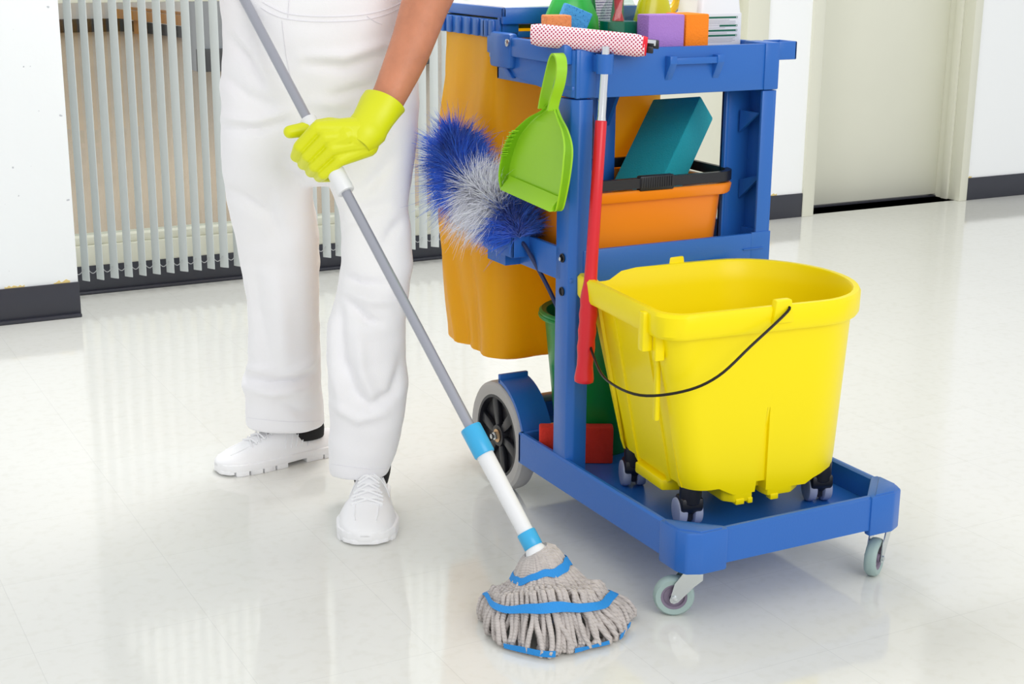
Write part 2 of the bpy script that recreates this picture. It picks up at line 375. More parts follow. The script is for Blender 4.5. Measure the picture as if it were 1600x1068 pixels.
# posts
def post(x0, x1, y0, y1, z0, z1, ch, left):
    P = [(x0 + ch, y0), (x1, y0), (x1, y1), (x0, y1), (x0, y0 + ch)] if left else [(x0, y0), (x1 - ch, y0), (x1, y0 + ch), (x1, y1), (x0, y1)]
    return G().prism(P, z0, z1, bev=.0025)
pl = post(0.004, .046, .43, .492, .124, .89, .012, True).build('post', BLUE, cart)
for z in (.582, .515):
    o = G().lathe([(.009, 0), (.009, .002), (.007, .002), (.0065, -.004)], 16, Matrix.Translation((.003, .463, z)) @ Matrix.Rotation(R(-90), 4, 'Y')).build('bolt_hole', BLACK, pl)
g = G(); g.lathe([(.0045, 0), (.0045, .003), (.002, .004)], 6, Matrix.Translation((.001, .466, .580)) @ Matrix.Rotation(R(-90), 4, 'Y')); g.build('bolt', STEEL, pl)
g = post(.442, .476, .43, .438, .124, .89, .004, False); g.box(.47, .476, .43, .52, .124, .89, .001); g.box(.405, .476, .508, .516, .124, .89, .002)
g.box(.405, .412, .5, .516, .124, .89, .001)
g.prism([(.438, .845), (.5, .80), (.5, .845)], .44, .446, 'x'); g.prism([(.43, .72), (.505, .70), (.505, .66)], .45, .456, 'x')
pr = g.build('post', BLUE, cart)
g = G(); g.box(.225, .265, .70, .735, .124, .92, .003); g.prism([(.70, .9), (.64, .9), (.70, .80)], .24, .248, 'x'); g.prism([(.195, .9), (.225, .78), (.225, .9)], .71, .716, 'y')
g.build('rear_post', BLUE, cart)
# middle shelf
g = G()
g.box(.006, .470, .434, .733, .5365, .545, .002)
g.box(.03, .46, .428, .438, .535, .600, .002); g.box(.43, .478, .4275, .432, .53, .602, .001)
g.box(.004, .014, .47, .735, .535, .600, .002); g.box(.462, .472, .44, .735, .535, .600, .002); g.box(.004, .472, .725, .735, .535, .6, .002)
g.box(.41, .46, .4245, .428, .567, .5695, .001)
sh = g.build('shelf', BLUE, cart)
g = G(); g.box(-.036, -.030, .60, .728, .558, .612, .002); g.box(-.036, .006, .60, .606, .558, .612, .002); g.box(-.036, .006, .722, .728, .558, .612, .002); g.prism([(-.03, .535), (.006, .535), (.006, .56), (-.03, .56)], .64, .72, 'y')
g.build('tool_holder', BLUE, sh)
G().box(-.034, -.006, .728, .737, .561, .606, .002).build('holder_tab', BLUE2, sh)
# top tray
g = G()
TZ0, TZ1 = .892, .983
g.box(.002, .474, .436, .738, .9065, .915, .002)
g.box(.008, .474, .430, .440, TZ0, TZ1, .002)
g.box(.0, .010, .47, .74, .905, TZ1, .002); g.box(.466, .476, .44, .74, TZ0, TZ1, .002); g.box(0, .476, .73, .74, .905, TZ1, .002)
g.prism([(.003, .440), (.016, .4275), (.05, .4275), (.05, .492), (.003, .492)], .893, TZ1 - .001, bev=.003)
g.box(.442, .478, .427, .5, .8915, TZ1 + .002, .003)
tray = g.build('top_tray', BLUE, cart)
# left flange, gusset and its rivet
g = G(); g.box(-.014, .004, .44, .738, .955, .992, .003); g.box(-.018, .004, .652, .742, .930, 1.0, .008); g.prism([(.735, .957), (.682, .915), (.66, .915), (.49, .898), (.49, .957)], -.004, .012, 'x', bev=.002)
g.prism([(.735, .957), (.715, .957), (.655, .912), (.682, .915)], -.009, .0, 'x', bev=.001)
g.build('side_flange', BLUE, tray)
g = G(); g.lathe([(.0075, 0), (.0075, .003), (.003, .0045), (.002, .002)], 14, Matrix.Translation((-.018, .658, .982)) @ Matrix.Rotation(R(-90), 4, 'Y')); g.build('rivet', STEEL, tray)
# front pull bracket
g = G()
for x in (.207, .318):
    g.prism([(.432, .966), (.412, .966), (.412, .952), (.432, .916)], x - .002, x + .014, 'x', bev=.001)
g.box(.207, .33, .414, .420, .950, .9625, .001)
g.build('pull_bracket', BLUE, tray)
# square tool ring at the right end and round socket at the left
g = G()
for b in ((.476, .52, .427, .433), (.476, .52, .479, .485), (.514, .52, .427, .485)): g.box(*b, .95, .986, .002)
g.build('tool_ring', BLUE, tray)
g = G().ring([(.016, 0), (.017, .036), (.010, .036), (.010, .0)], 18, Matrix.Translation((.053, .404, .940))); g.box(.041, .065, .412, .432, .942, .974, .002); g.build('tool_socket', BLUE, tray)
# bag frame and lid
g = G(); FZ0, FZ1 = .985, 1.022
g.box(.002, .014, .738, 1.03, FZ0, FZ1, .003); g.box(.43, .444, .738, 1.03, FZ0, FZ1, .003); g.box(.002, .444, 1.018, 1.03, FZ0, FZ1, .003); g.box(.0, .444, .738, .746, FZ0 - .0, .998, .002)
for y in (.765, .79, .80, .835, .875, .92, .965, 1.0): g.box(-.004, .006, y - .012, y + .010, FZ0, FZ1 - .001, .004)
g.box(-.006, .012, .742, .775, .955, .99, .003)
fr = g.build('bag_frame', BLUE, cart)
G().box(-.003, .012, .738, .770, .946, .972, .002).build('hinge_clip', BLUE2, fr)
g = G(); LZ = 1.025
g.box(.004, .444, .722, .732, LZ - .012, LZ + .022, .004); g.box(.004, .014, .722, 1.03, LZ, LZ + .022, .004); g.box(.434, .444, .722, 1.03, LZ, LZ + .022, .004); g.box(.004, .444, 1.02, 1.03, LZ, LZ + .022, .004)
g.box(.006, .05, .738, .752, .985, LZ + .01, .003)
ld = g.build('lid_frame', BLUE, cart)
G().box(.007, .441, .725, 1.027, LZ + .014, LZ + .0245, .003).build('lid_panel', mat('glossy white lid', (244, 247, 250), .15), cart)
# rear wheels with guards
def wheel(side):
    sx = 1 if side == 0 else -1
    X0 = 0 if side == 0 else BW
    M = Matrix.Translation((X0 + sx * .034, .764, .1225)) @ Matrix.Rotation(R(-90) * sx, 4, 'Y')     # local z points outwards
    w = bpy.data.objects.new('wheel', None); COL.objects.link(w); place(w, Vector((X0 + sx * .034, .764, .1225)), cart)
    Rr = .1225
    g = G().lathe([(.092, -.019), (.1, -.022), (.114, -.022), (.1205, -.017), (Rr, -.006), (Rr, .006), (.1205, .017), (.114, .022), (.1, .022), (.0925, .019), (.092, .0)], 48, M)
    g.build('tyre', TYRE, w)
    g = G().lathe([(.0935, -.016), (.0935, .019), (.086, .019), (.084, .004), (.03, .002), (.028, -.016)], 40, M)
    g.lathe([(.0, .0), (.026, .0), (.024, .016), (.0, .017)], 20, M)
    for k in range(6):
        a_ = R(60 * k + 12)
        poly = []
        for rr_, w_ in ((.022, .010), (.05, .015), (.085, .016)): poly.append((rr_, w_))
        pts = [(r_, w_) for r_, w_ in poly] + [(r_, -w_ * .55) for r_, w_ in poly[::-1]]
        g.prism([(math.cos(a_) * r_ - math.sin(a_) * w_, math.sin(a_) * r_ + math.cos(a_) * w_) for r_, w_ in pts], .002, .0135, bev=.0025, M=M)
    g.build('rim', BLACK, w)
    g = G().lathe([(.015, .017), (.015, .0185), (.006, .0185)], 20, M); g.build('washer', mat('brass washer', (196, 160, 120), .3, 1), w)
    g = G().lathe([(.0095, .0185), (.0095, .025), (.006, .026), (.006, .032), (.004, .033)], 6, M); g.build('bolt', STEEL, w)
    # guard: an arc over the front upper quarter of the wheel
    g = G(); ri, ro = .129, .137; rings = []
    xa, xb = X0 + sx * .012, X0 + sx * .082
    for k in range(15):
        t_ = R(97 + (190 - 97) * k / 14)
        c_, s_ = math.cos(t_), math.sin(t_)
        rings.append([(xa, .764 + ri * c_, .1225 + ri * s_), (xb, .764 + ri * c_, .1225 + ri * s_), (xb, .764 + ro * c_, .1225 + ro * s_), (xa, .764 + ro * c_, .1225 + ro * s_)])
    g.loft(rings); g.box(min(xa, xb), max(xa, xb), .742, .752, .247, .268, .002)
    g.build('wheel_guard', BLUE, cart, 40)
wheel(0); wheel(1)
g = G().tube([(.06, .764, .1225), (BW - .06, .764, .1225)], .009, 12); g.build('axle', STEEL, cart)
g = G().tube([(.08, .79, .185), (BW - .08, .79, .185)], .011, 12); g.build('rear_crossbar', mat('grey steel tube', (190, 188, 200), .35, .6), cart)
# swivel casters under the two near corners
def caster(cx, cy, ang):
    c_ = bpy.data.objects.new('caster', None); COL.objects.link(c_); place(c_, Vector((cx, cy, 0)), cart)
    M = Matrix.Translation((cx, cy, 0)) @ Matrix.Rotation(ang, 4, 'Z')      # local +x = trailing direction
    Rw, off = .0375, .030
    MW = M @ Matrix.Translation((off, 0, Rw)) @ Matrix.Rotation(R(90), 4, 'X')
    G().ring([(.024, -.010), (.033, -.0115), (.0365, -.008), (Rw, -.003), (Rw, .003), (.0365, .008), (.033, .0115), (.024, .010)], 36, MW).build('tyre', TYRE2, c_)
    G().ring([(.0245, -.0095), (.0245, .0095), (.02, .0085), (.018, .005), (.009, .005), (.008, .012), (.008, -.012), (.009, -.005), (.018, -.005), (.02, -.0085)], 28, MW).build('hub', mat('mauve grey hub', (128, 116, 136), .5), c_)
    g = G()
    for s in (-1, 1):
        P = [(-.020, .088), (.014, .088), (.030, .066), (off + .008, .034), (off + .006, .029), (off, .027), (off - .007, .030), (-.006, .062), (-.020, .074)]
        g.prism(P, s * .0145 - .0011, s * .0145 + .0011, 'y', M=M)
    g.box(-.020, .014, -.0155, .0155, .0855, .0885, .001, M=M)
    g.build('fork', STEEL, c_)
    g = G().lathe([(.012, .088), (.019, .089), (.021, .093), (.021, .097), (.017, .1), (.012, .104)], 24, M); g.build('swivel', STEEL, c_)
    for s in (-1, 1): G().lathe([(.0055, 0), (.0055, .003), (.003, .004)], 8, M @ Matrix.Translation((off, s * .0155, Rw)) @ Matrix.Rotation(R(-90) * s, 4, 'X')).build('axle_bolt', STEEL, c_)
caster(.036, .036, R(150)); caster(BW - .022, .036, R(213))
# refuse bag
g = G(); rings = []; n = 72; bx0, bx1, by0, by1 = .004, .425, .752, 1.05
for i in range(26):
    t = i / 25; z = .985 - (.985 - .305) * t
    hx, hy = (bx1 - bx0) / 2, (by1 - by0) / 2; cx, cy = (bx0 + bx1) / 2, (by0 + by1) / 2
    puff = .012 * math.sin(math.pi * min(1, t * 1.05)) ; e = 9 - 1.5 * t
    ring = []
    for j in range(n):
        a_ = 2 * math.pi * j / n; c_, s_ = math.cos(a_), math.sin(a_)
        r_ = (abs(c_) ** e + abs(s_) ** e) ** (-1 / e)
        x, y = c_ * r_, s_ * r_
        fold = .0045 * math.sin(7 * a_ + 2.2 * t + 1.3 * math.sin(4 * t)) * (.3 + .7 * t) + .006 * math.exp(-((x + y - .3 + t) / .1) ** 2) - .007 * math.exp(-((y - .9 + .8 * t) / .10) ** 2) * (x < -.6) + .005 * noise.noise(Vector((x * 3, y * 3, t * 4)))
        fold -= .012 * math.exp(-((y - (.15 - .5 * t)) / .12) ** 2) * (x < -.5) * math.exp(-((t - .8) / .3) ** 2)
        k = 1 - .015 * max(0, t - .9) / .1
        ring.append((cx + x * (hx + puff + fold - .006) * k, cy + y * (hy + puff * .6 + fold - .006) * k, z - (.012 * (x * .5 + .5) if i == 25 else 0) + .012 * t * x))
    rings.append(ring)
rings.append([(((bx0 + bx1) / 2 + (p[0] - (bx0 + bx1) / 2) * .9), (by0 + by1) / 2 + (p[1] - (by0 + by1) / 2) * .94, p[2] - .006) for p in rings[-1]])
g.loft(rings, False, True)
bag = g.build('refuse_bag', BAGM, None, 60); tag(bag, 'tall yellow vinyl refuse bag hanging from the rear cart frame', 'bag')

# ================================================================== YELLOW MOP BUCKET
bk = thing('mop_bucket', (.22, .235, .124), 'yellow mop bucket on small wheels standing on the cart platform', 'bucket')
RB = Matrix.Translation((.212, .238, 0)) @ Matrix.Rotation(R(-5), 4, 'Z')
RZ, Z0 = .556, .190
SLX = .022                         # where the wedge slot is moulded into both long sides
def ring_at(t, grow=0.0, z=None, slot=False):
    """t: 0 bottom .. 1 rim"""
    xl = -.128 - .075 * t - grow; xr = .247 + .016 * t + grow; yf = -.150 - .032 * t - grow; yb = .150 + .035 * t + grow
    P = [];  r1 = .045; rx = (yb - yf) * .42; cy = (yf + yb) / 2; ry = (yb - yf) / 2; zz = Z0 + (RZ - Z0) * t if z is None else z
    k = max(0., 1 - t / .46) if slot else 0.; w_, d_ = .004 + .018 * k, .026 * k
    def arc(cx, cy_, ax_, ay_, a0, a1, n_):
        for q in range(n_): t_ = R(a0 + (a1 - a0) * q / (n_ - 1)); P.append((cx + ax_ * math.cos(t_), cy_ + ay_ * math.sin(t_)))
    arc(xl + r1, yf + r1, r1, r1, 180, 270, 8)
    def side(y, sg, xs):
        for x in xs: P.append((x, y))
    A_ = [xl + r1 + (SLX - w_ / 2 - xl - r1) * q / 6 for q in range(1, 6)]; B_ = [SLX + w_ / 2 + (xr - rx - SLX - w_ / 2) * q / 6 for q in range(1, 6)]
    side(yf, 1, A_ + [SLX - w_ / 2 - .001]); P.append((SLX - w_ / 2, yf + d_)); P.append((SLX + w_ / 2, yf + d_)); side(yf, 1, [SLX + w_ / 2 + .001] + B_)
    arc(xr - rx, cy, rx, ry, -90, 90, 22)
    side(yb, 1, B_[::-1] + [SLX + w_ / 2 + .001]); P.append((SLX + w_ / 2, yb - d_)); P.append((SLX - w_ / 2, yb - d_)); side(yb, 1, [SLX - w_ / 2 - .001] + A_[::-1])
    arc(xl + r1, yb - r1, r1, r1, 90, 180, 8)
    # flat end: panel set back between two corner pilasters with a rib beside each
    e_ = 0.013 if slot else 0.
    ys = [(.118, 0), (.114, e_), (.074, e_), (.071, e_ * .2), (.058, e_ * .2), (.055, e_), (0, e_)]
    for yy, dx in ys: P.append((xl + dx, cy + yy))
    for yy, dx in ys[::-1][1:]: P.append((xl + dx, cy - yy))
    return [Vector((x, y, zz)) for x, y in P]
rings = [ring_at(t, 0, None, True) for t in (0, .02, .1, .2, .3, .38, .46, .6, .75, .86)]
for gr, z in ((.0, RZ - .046), (.009, RZ - .046), (.012, RZ - .040), (.0125, RZ - .006), (.009, RZ), (-.001, RZ), (-.004, RZ - .004)): rings.append(ring_at(.9 if gr == 0 else 1, gr, z))
for t in (.88, .6, .3, .05): rings.append(ring_at(t, -.006))
for p in rings[0]:                 # arches over the four wheels
    for wx, wy in ((-.105, -.115), (-.105, .115), (.19, -.10), (.19, .10)):
        d_ = max(abs(p.x - wx), abs(p.y - wy))
        if d_ < .062: p.z += .016 * min(1, (.068 - d_) / .03)
rings[1] = [Vector((p.x, p.y, max(p.z, q.z + .004))) for p, q in zip(rings[1], rings[0])]
g = G().loft(rings, False, True, M=RB)
body = g.build('bucket_body', YEL, bk, 32)
g = G().prism([(-.050, -.132), (-.032, -.150), (SLX - .016, -.150), (SLX - .012, -.13), (SLX - .012, .13), (-.05, .13)], .172, .21, bev=.005, M=RB); g.build('bucket_foot', YEL, bk)
g = G().prism([(SLX + .012, -.13), (SLX + .016, -.150), (.090, -.150), (.120, -.128), (.12, .13), (SLX + .012, .13)], .176, .21, bev=.005, M=RB); g.build('bucket_foot', YEL, bk)
for xa, xb in ((-.03, -.012), (-.004, .006), (.045, .062)): G().box(xa, xb, -.1515, -.135, .169, .18, .0015, M=RB).build('foot_pad', YEL, bk)
G().prism([(-.135, -.055), (-.135, .055), (-.09, .07), (-.09, -.07)], .178, .2, bev=.004, M=RB).build('bucket_foot', YEL, bk)
G().box(-.224, -.203, -.128, -.108, .478, RZ - .006, .003, M=RB).build('end_bracket', YEL, bk)
G().box(-.205, -.186, -.142, -.128, .462, .515, .003, M=RB).build('end_bracket', YEL, bk)
G().box(-.185, -.176, -.112, -.100, .34, .49, .002, M=RB).build('end_rib', YEL, bk)
PX = .018; pf, pb = -.194, .198
for y, nm in ((pf, 'handle_lug'), (pb, 'handle_lug')):
    g = G().prism([(PX - .022, RZ - .03), (PX - .016, RZ + .013), (PX + .016, RZ + .013), (PX + .022, RZ - .03)], y - .008, y + .008, 'y', bev=.003, M=RB); g.build(nm, YEL, bk)
# wire bail hanging over the flat end
WIRE = mat('black wire', (40, 36, 34), .3, .6)
lf, lb = RB @ Vector((PX + .006, pf - .002, RZ - .002)), RB @ Vector((PX, pb + .012, RZ - .01))
Q = [lf, (lf.x - .003, .030, lf.z - .005), (.140, .030, .4955), (.072, .032, .4475), (.0225, .064, .4180), (-.018, .14, .3954), (-.0177, .25, .392), (.0021, .33, .409), (.024, .39, .4455), (.09, lb.y + .012, .50), (.18, lb.y + .004, .535), lb]
g = G().tube(spline(Q, 6), .0026, 8); g.build('bail', WIRE, bk)
def small_caster(x, y, ang):
    w = bpy.data.objects.new('caster', None); COL.objects.link(w); c_ = RB @ Vector((x, y, .124)); place(w, c_, bk)
    M = Matrix.Translation(c_) @ Matrix.Rotation(ang, 4, 'Z')
    g = G(); g.lathe([(.019, .048), (.021, .05), (.021, .084), (.016, .09)], 20, M)
    g.prism([(-.016, .060), (.020, .060), (.034, .046), (.037, .028), (.032, .020), (.012, .030), (-.004, .024), (-.018, .040)], -.021, .021, 'y', bev=.004, M=M)
    g.box(-.004, .03, -.005, .005, .012, .05, .002, M=M)
    g.build('housing', BLACK, w)
    MW = M @ Matrix.Translation((.014, 0, .027)) @ Matrix.Rotation(R(90), 4, 'X')
    for s in (-1, 1):
        G().lathe([(.006, s * .006), (.022, s * .006), (.026, s * .008), (.027, s * .012), (.027, s * .019), (.025, s * .023), (.020, s * .0245), (.006, s * .0235)], 28, MW).build('tyre', mat('blue grey wheel', (160, 168, 196), .45), w)
for x, y, a_ in ((-.105, -.112, R(75)), (-.108, .108, R(70)), (.190, -.100, R(72)), (.19, .10, R(80))): small_caster(x, y, a_)

# ================================================================== ORANGE BUCKET AND ITS SPONGES
ob = thing('orange_bucket', (.22, .585, .545), 'rectangular orange bucket with black handle on the middle shelf', 'bucket')
ORG_M = mat('orange bucket plastic', (250, 142, 26), .32)
def rrect(x0, x1, y0, y1, r, z, n_=6):
    P = []
    for cx, cy, a0 in ((x1 - r, y1 - r, 0), (x0 + r, y1 - r, 90), (x0 + r, y0 + r, 180), (x1 - r, y0 + r, 270)):
        for k in range(n_): t_ = R(a0 + 90 * k / (n_ - 1)); P.append(Vector((cx + r * math.cos(t_), cy + r * math.sin(t_), z)))
    return P
def ob_ring(t, gr=0, z=None): return rrect(.045 - .012 * t - gr, .385 + .014 * t + gr, .475 - .008 * t - gr, .695 + .012 * t + gr, .045, .546 + .158 * t if z is None else z)
rings = [ob_ring(0, -.008), ob_ring(.04, 0), ob_ring(.5), ob_ring(.86), ob_ring(.86, .012), ob_ring(.88, .014), ob_ring(.98, .015), ob_ring(1, .012), ob_ring(1, .0), ob_ring(.95, -.004), ob_ring(.5, -.004), ob_ring(.05, -.005)]
G().loft(rings).build('bucket_body', ORG_M, ob, 35)
g = G()   # handle frame lying on the rim
O = rrect(.018, .415, .452, .722, .05, .708); I = rrect(.028, .405, .464, .710, .045, .708)
O2 = [p + Vector((0, 0, .020)) for p in O]; I2 = [p + Vector((0, 0, .020)) for p in I]
g.loft([O, O2, I2, I, O], False, False)
h_ = g.build('handle', BLACK, ob)
g = G()
for k in range(14): g.box(.172 + k * .0055, .1745 + k * .0055, .449, .455, .709, .729)
g.box(.17, .25, .450, .466, .702, .732, .003); g.build('grip', BLACK, h_)
FO = dict(bump=(330, .5, 3))
# big teal sponge leaning in the bucket
Rm = Matrix(((.4104, -.6447, .6449), (-.9032, -.3849, .1899), (.1258, -.6604, -.7403)))
M = Matrix.Translation((.4305, .628, .862)) @ Rm.to_4x4()
g = G().box(-.121, 0, 0, .285, 0, .070, .004, M=M); o = g.build('foam_block', mat('teal foam', (26, 168, 182), .9, **FO)); tag(o, 'large teal foam block leaning in the orange bucket', 'sponge')
M = Matrix.Translation((.165, .50, .672)) @ Matrix.Rotation(R(30), 4, 'Y') @ Matrix.Rotation(R(15), 4, 'Z')
o = G().box(-.045, .045, -.015, .015, -.03, .03, .004, M=M).build('sponge', mat('peach sponge', (240, 160, 70), .9, **FO)); tag(o, 'small peach sponge tucked inside the orange bucket', 'sponge')

# ================================================================== LOWER DECK: GREEN BIN, RED SPONGE
gb = thing('green_bin', (.165, .615, .124), 'tall green plastic bin standing behind the left cart post', 'bin')
GRN = mat('green bin plastic', (16, 140, 62), .35)
M = Matrix.Translation((.178, .615, .124))
G().lathe([(.080, 0), (.083, .004), (.112, .285), (.112, .29), (.122, .29), (.124, .300), (.119, .304), (.109, .300), (.078, .006)], 44, M).build('bin_body', GRN, gb)
G().tube(circ((.178, .615, .415), .121, 44), .005, 8, closed=True).build('bin_rim', GRN, gb)
M = Matrix.Translation((.0875, .539, .124)) @ Matrix.Rotation(R(-27.4), 4, 'Z')
o = G().box(-.078, .076, -.017, .013, 0, .08, .004, M=M).build('foam_block', mat('red foam', (226, 52, 36), .9, **FO)); tag(o, 'red foam block lying on the platform behind the left post', 'sponge')

# ================================================================== THINGS IN THE TOP TRAY
TF = .915
def spongeb(x0, x1, y0, y1, z0, z1, rz, col, label, name='sponge', holes=None, M=None):
    c = Vector(((x0 + x1) / 2, (y0 + y1) / 2, z0)); M = M or Matrix.Translation(c) @ Matrix.Rotation(R(rz), 4, 'Z')
    mm = mat('foam ' + label, col, .9, bump=(330, .5, 3)) if not holes else mat('foam ' + label, col, .9, bump=(160, .9, 4), spots=(260, .66, holes))
    o = G().box(-(x1 - x0) / 2, (x1 - x0) / 2, -(y1 - y0) / 2, (y1 - y0) / 2, 0, z1 - z0, .003, M=M).build(name, mm); tag(o, label, 'sponge', 'sponges in the top tray'); return o
spongeb(.182, .262, .452, .50, TF, 1.042, -4, (172, 128, 206), 'lilac foam block standing upright in the top tray', 'foam_block')
spongeb(.267, .322, .455, .530, TF, 1.042, 0, (255, 138, 26), 'bright orange foam block beside the lilac one in the top tray', 'foam_block')
spongeb(.000, .05, .52, .56, TF, 1.041, -12, (242, 150, 92), 'small orange cellulose sponge at the left end of the tray', holes=(214, 110, 60))
M = Matrix.Translation((.045, .575, .945)) @ Matrix.Rotation(R(-20), 4, 'Z') @ Matrix.Rotation(R(22), 4, 'Y')
spongeb(-.028, .028, -.018, .018, 0, .115, 0, (74, 160, 222), 'light blue cellulose sponge tilted against the green bottle', holes=(20, 90, 160), M=M)
# green detergent bottle
def oval_loft(spec, cx, cy, rz=0, n=32):
    M = Matrix.Translation((cx, cy, 0)) @ Matrix.Rotation(R(rz), 4, 'Z'); rings = []
    for z, rx, ry, e in spec:
        r_ = []
        for j in range(n):
            a_ = 2 * math.pi * j / n; c_, s_ = math.cos(a_), math.sin(a_)
            r_.append((math.copysign(abs(c_) ** (2 / e), c_) * rx, math.copysign(abs(s_) ** (2 / e), s_) * ry, z))
        rings.append(r_)
    return G().loft(rings, M=M)
t = thing('detergent_bottle', (.09, .615, TF), 'bright green detergent bottle behind the blue sponge', 'bottle', 'bottles in the top tray')
oval_loft([(TF, .050, .028, 3), (TF + .006, .058, .032, 3), (TF + .07, .060, .032, 3), (TF + .115, .056, .03, 2.6), (TF + .15, .040, .025, 2.2), (TF + .175, .016, .014, 2), (TF + .19, .013, .013, 2)], .110, .63, -8).build('bottle_body', mat('bright green plastic', (48, 190, 76), .25, sss=.1), t)
G().lathe([(.016, TF + .188), (.016, TF + .215), (.011, TF + .222)], 20, Matrix.Translation((.110, .63, 0))).build('cap', WHITEP, t)
# clear spray bottle half full of green liquid
t = thing('spray_bottle', (.195, .53, TF), 'clear spray bottle with dark green liquid and red trigger stem', 'bottle', 'bottles in the top tray')
CLR = glass_mat('clear bottle plastic', (232, 240, 238), .045, .05)
spec = [(TF, .031, .024, 4), (TF + .005, .036, .028, 4), (TF + .115, .037, .029, 4), (TF + .135, .034, .027, 3), (TF + .16, .02, .02, 2.4), (TF + .18, .014, .014, 2), (TF + .2, .014, .014, 2)]
oval_loft(spec, .164, .535, -3).build('bottle_body', CLR, t, 60)
oval_loft([(TF + .002, .030, .023, 4), (TF + .006, .0345, .0265, 4), (TF + .112, .0355, .0275, 4)], .164, .535, -3).build('liquid', mat('green liquid', (0, 128, 90), .12, spec=.5), t)
RED = mat('red plastic', (222, 28, 44), .3)
G().lathe([(.012, TF + .113), (.010, TF + .12), (.007, TF + .13), (.009, TF + .15), (.012, TF + .19), (.016, TF + .2), (.016, TF + .23)], 18, Matrix.Translation((.161, .535, 0))).build('trigger_stem', RED, t)
G().box(.11, .19, .527, .543, TF + .225, TF + .25, .005).build('spray_head', RED, t)
# bottle with a printed back label
t = thing('labelled_bottle', (.165, .63, TF), 'green bottle with a white printed back label behind the spray bottle', 'bottle', 'bottles in the top tray')
oval_loft([(TF, .03, .022, 3.5), (TF + .005, .036, .026, 3.5), (TF + .15, .036, .026, 3.5), (TF + .19, .014, .014, 2), (TF + .21, .014, .014, 2)], 0.198, .645, -5).build('bottle_body', mat('deep green plastic', (14, 120, 70), .2), t)
def printed(name, base, ink, freq):
    M = mat(name, base, .5); nt = M.node_tree; b = nt.nodes['Principled BSDF']; tc = nt.nodes.new('ShaderNodeTexCoord')
    w = nt.nodes.new('ShaderNodeTexWave'); w.bands_direction = 'Z'; w.inputs['Scale'].default_value = freq; w.inputs['Distortion'].default_value = 0
    nz = nt.nodes.new('ShaderNodeTexNoise'); nz.inputs['Scale'].default_value = 380; mp = nt.nodes.new('ShaderNodeMath'); mp.operation = 'MULTIPLY'
    nt.links.new(tc.outputs['Object'], w.inputs[0]); nt.links.new(tc.outputs['Object'], nz.inputs['Vector'])
    nt.links.new(w.outputs['Fac'], mp.inputs[0]); nt.links.new(nz.outputs['Fac'], mp.inputs[1])
    r = nt.nodes.new('ShaderNodeValToRGB'); r.color_ramp.elements[0].position = .3; r.color_ramp.elements[1].position = .42
    r.color_ramp.elements[0].color = (*lin(base), 1); r.color_ramp.elements[1].color = (*lin(ink), 1)
    nt.links.new(mp.outputs[0], r.inputs[0]); nt.links.new(r.outputs[0], b.inputs['Base Color']); return M
Mq = Matrix.Translation((.176, .6165, 0)) @ Matrix.Rotation(R(-5), 4, 'Z')
G().prism([(-.006, TF + .05), (.008, TF + .05), (.022, TF + .16), (-.02, TF + .16)], -.001, .001, 'y', M=Mq).build('label', printed('small print label', (226, 226, 236), (110, 104, 140), 60), t, ang=None)
# yellow green bottle
t = thing('cleaner_bottle', (.265, .60, TF), 'translucent yellow-green bottle behind the lilac foam block', 'bottle', 'bottles in the top tray')
oval_loft([(TF, .033, .022, 3), (TF + .005, .038, .025, 3), (TF + .10, .042, .028, 3), (TF + .145, .032, .024, 2.4), (TF + .18, .014, .014, 2), (TF + .2, .014, .014, 2)], .285, .60, -4).build('bottle_body', mat('olive yellow plastic', (206, 206, 20), .2, sss=.1), t)
G().lathe([(.017, TF + .195), (.017, TF + .23), (.012, TF + .235)], 18, Matrix.Translation((.285, .60, 0))).build('cap', WHITEP, t)
# yellow jug handle behind the orange block
t = thing('yellow_jug', (.335, .655, TF), 'yellow plastic jug with a loop handle behind the orange block', 'jug')
oval_loft([(TF, .032, .025, 3), (TF + .006, .038, .03, 3), (TF + .105, .038, .03, 3), (TF + .118, .03, .026, 2.5)], .345, .652, 0).build('jug_body', mat('yellow jug plastic', (250, 208, 30), .3), t)
G().tube([Vector((.337 + .043 * math.cos(a_), .652, TF + .158 + .043 * math.sin(a_))) for a_ in [2 * math.pi * k / 24 for k in range(24)]], .009, 10, closed=True).build('loop_handle', MATS['yellow jug plastic'], t)
# white jug with green printed bars
t = thing('white_canister', (.40, .60, TF), 'white plastic canister with green printed bars at the right of the tray', 'bottle')
JX0, JX1, JY0, JY1 = .352, .464, .535, .625
rings = []
for z, k in ((TF, -.004), (TF + .005, 0), (TF + .122, 0), (TF + .124, -.002), (TF + .160, -.006), (TF + .19, -.02), (TF + .2, -.03)):
    rings.append(rrect(JX0 - k, JX1 + k, JY0 - k, JY1 + k, .012, z, 5))
jb = G().loft(rings).build('canister_body', WHITEP, t, 40)
G().lathe([(.018, TF + .198), (.018, TF + .225), (.014, TF + .23)], 20, Matrix.Translation((.40, .59, 0))).build('cap', mat('green cap', (0, 110, 80), .4), t)
INK = mat('dark green print', (0, 106, 78), .5); GREY = mat('grey small print', (176, 178, 186), .6)
for z, xa, xb in ((.1145, .358, .448), (.098, .404, .448), (.0885, .358, .448), (.0785, .358, .448)):
    G().box(xa, xb, JY0 - .0008, JY0 + .001, TF + z - .0018, TF + z + .0018).build('printed_bar', INK, jb, ang=None)
    G().box(xb - .0035, xb - .0015, JY0 - .0012, JY0, TF + z - .001, TF + z + .001).build('printed_mark', WHITEP, jb, ang=None)
g = G()
for z, xb in ((.1095, .41), (.107, .425), (.1045, .426), (.102, .425), (.0985, .385), (.094, .40), (.0835, .405), (.0735, .425), (.071, .42), (.0685, .426), (.066, .418)):
    g.box(.358, xb + .018, JY0 - .0006, JY0 + .001, TF + z - .0004, TF + z + .0004)
o = g.build('small_print', GREY, jb, ang=None)

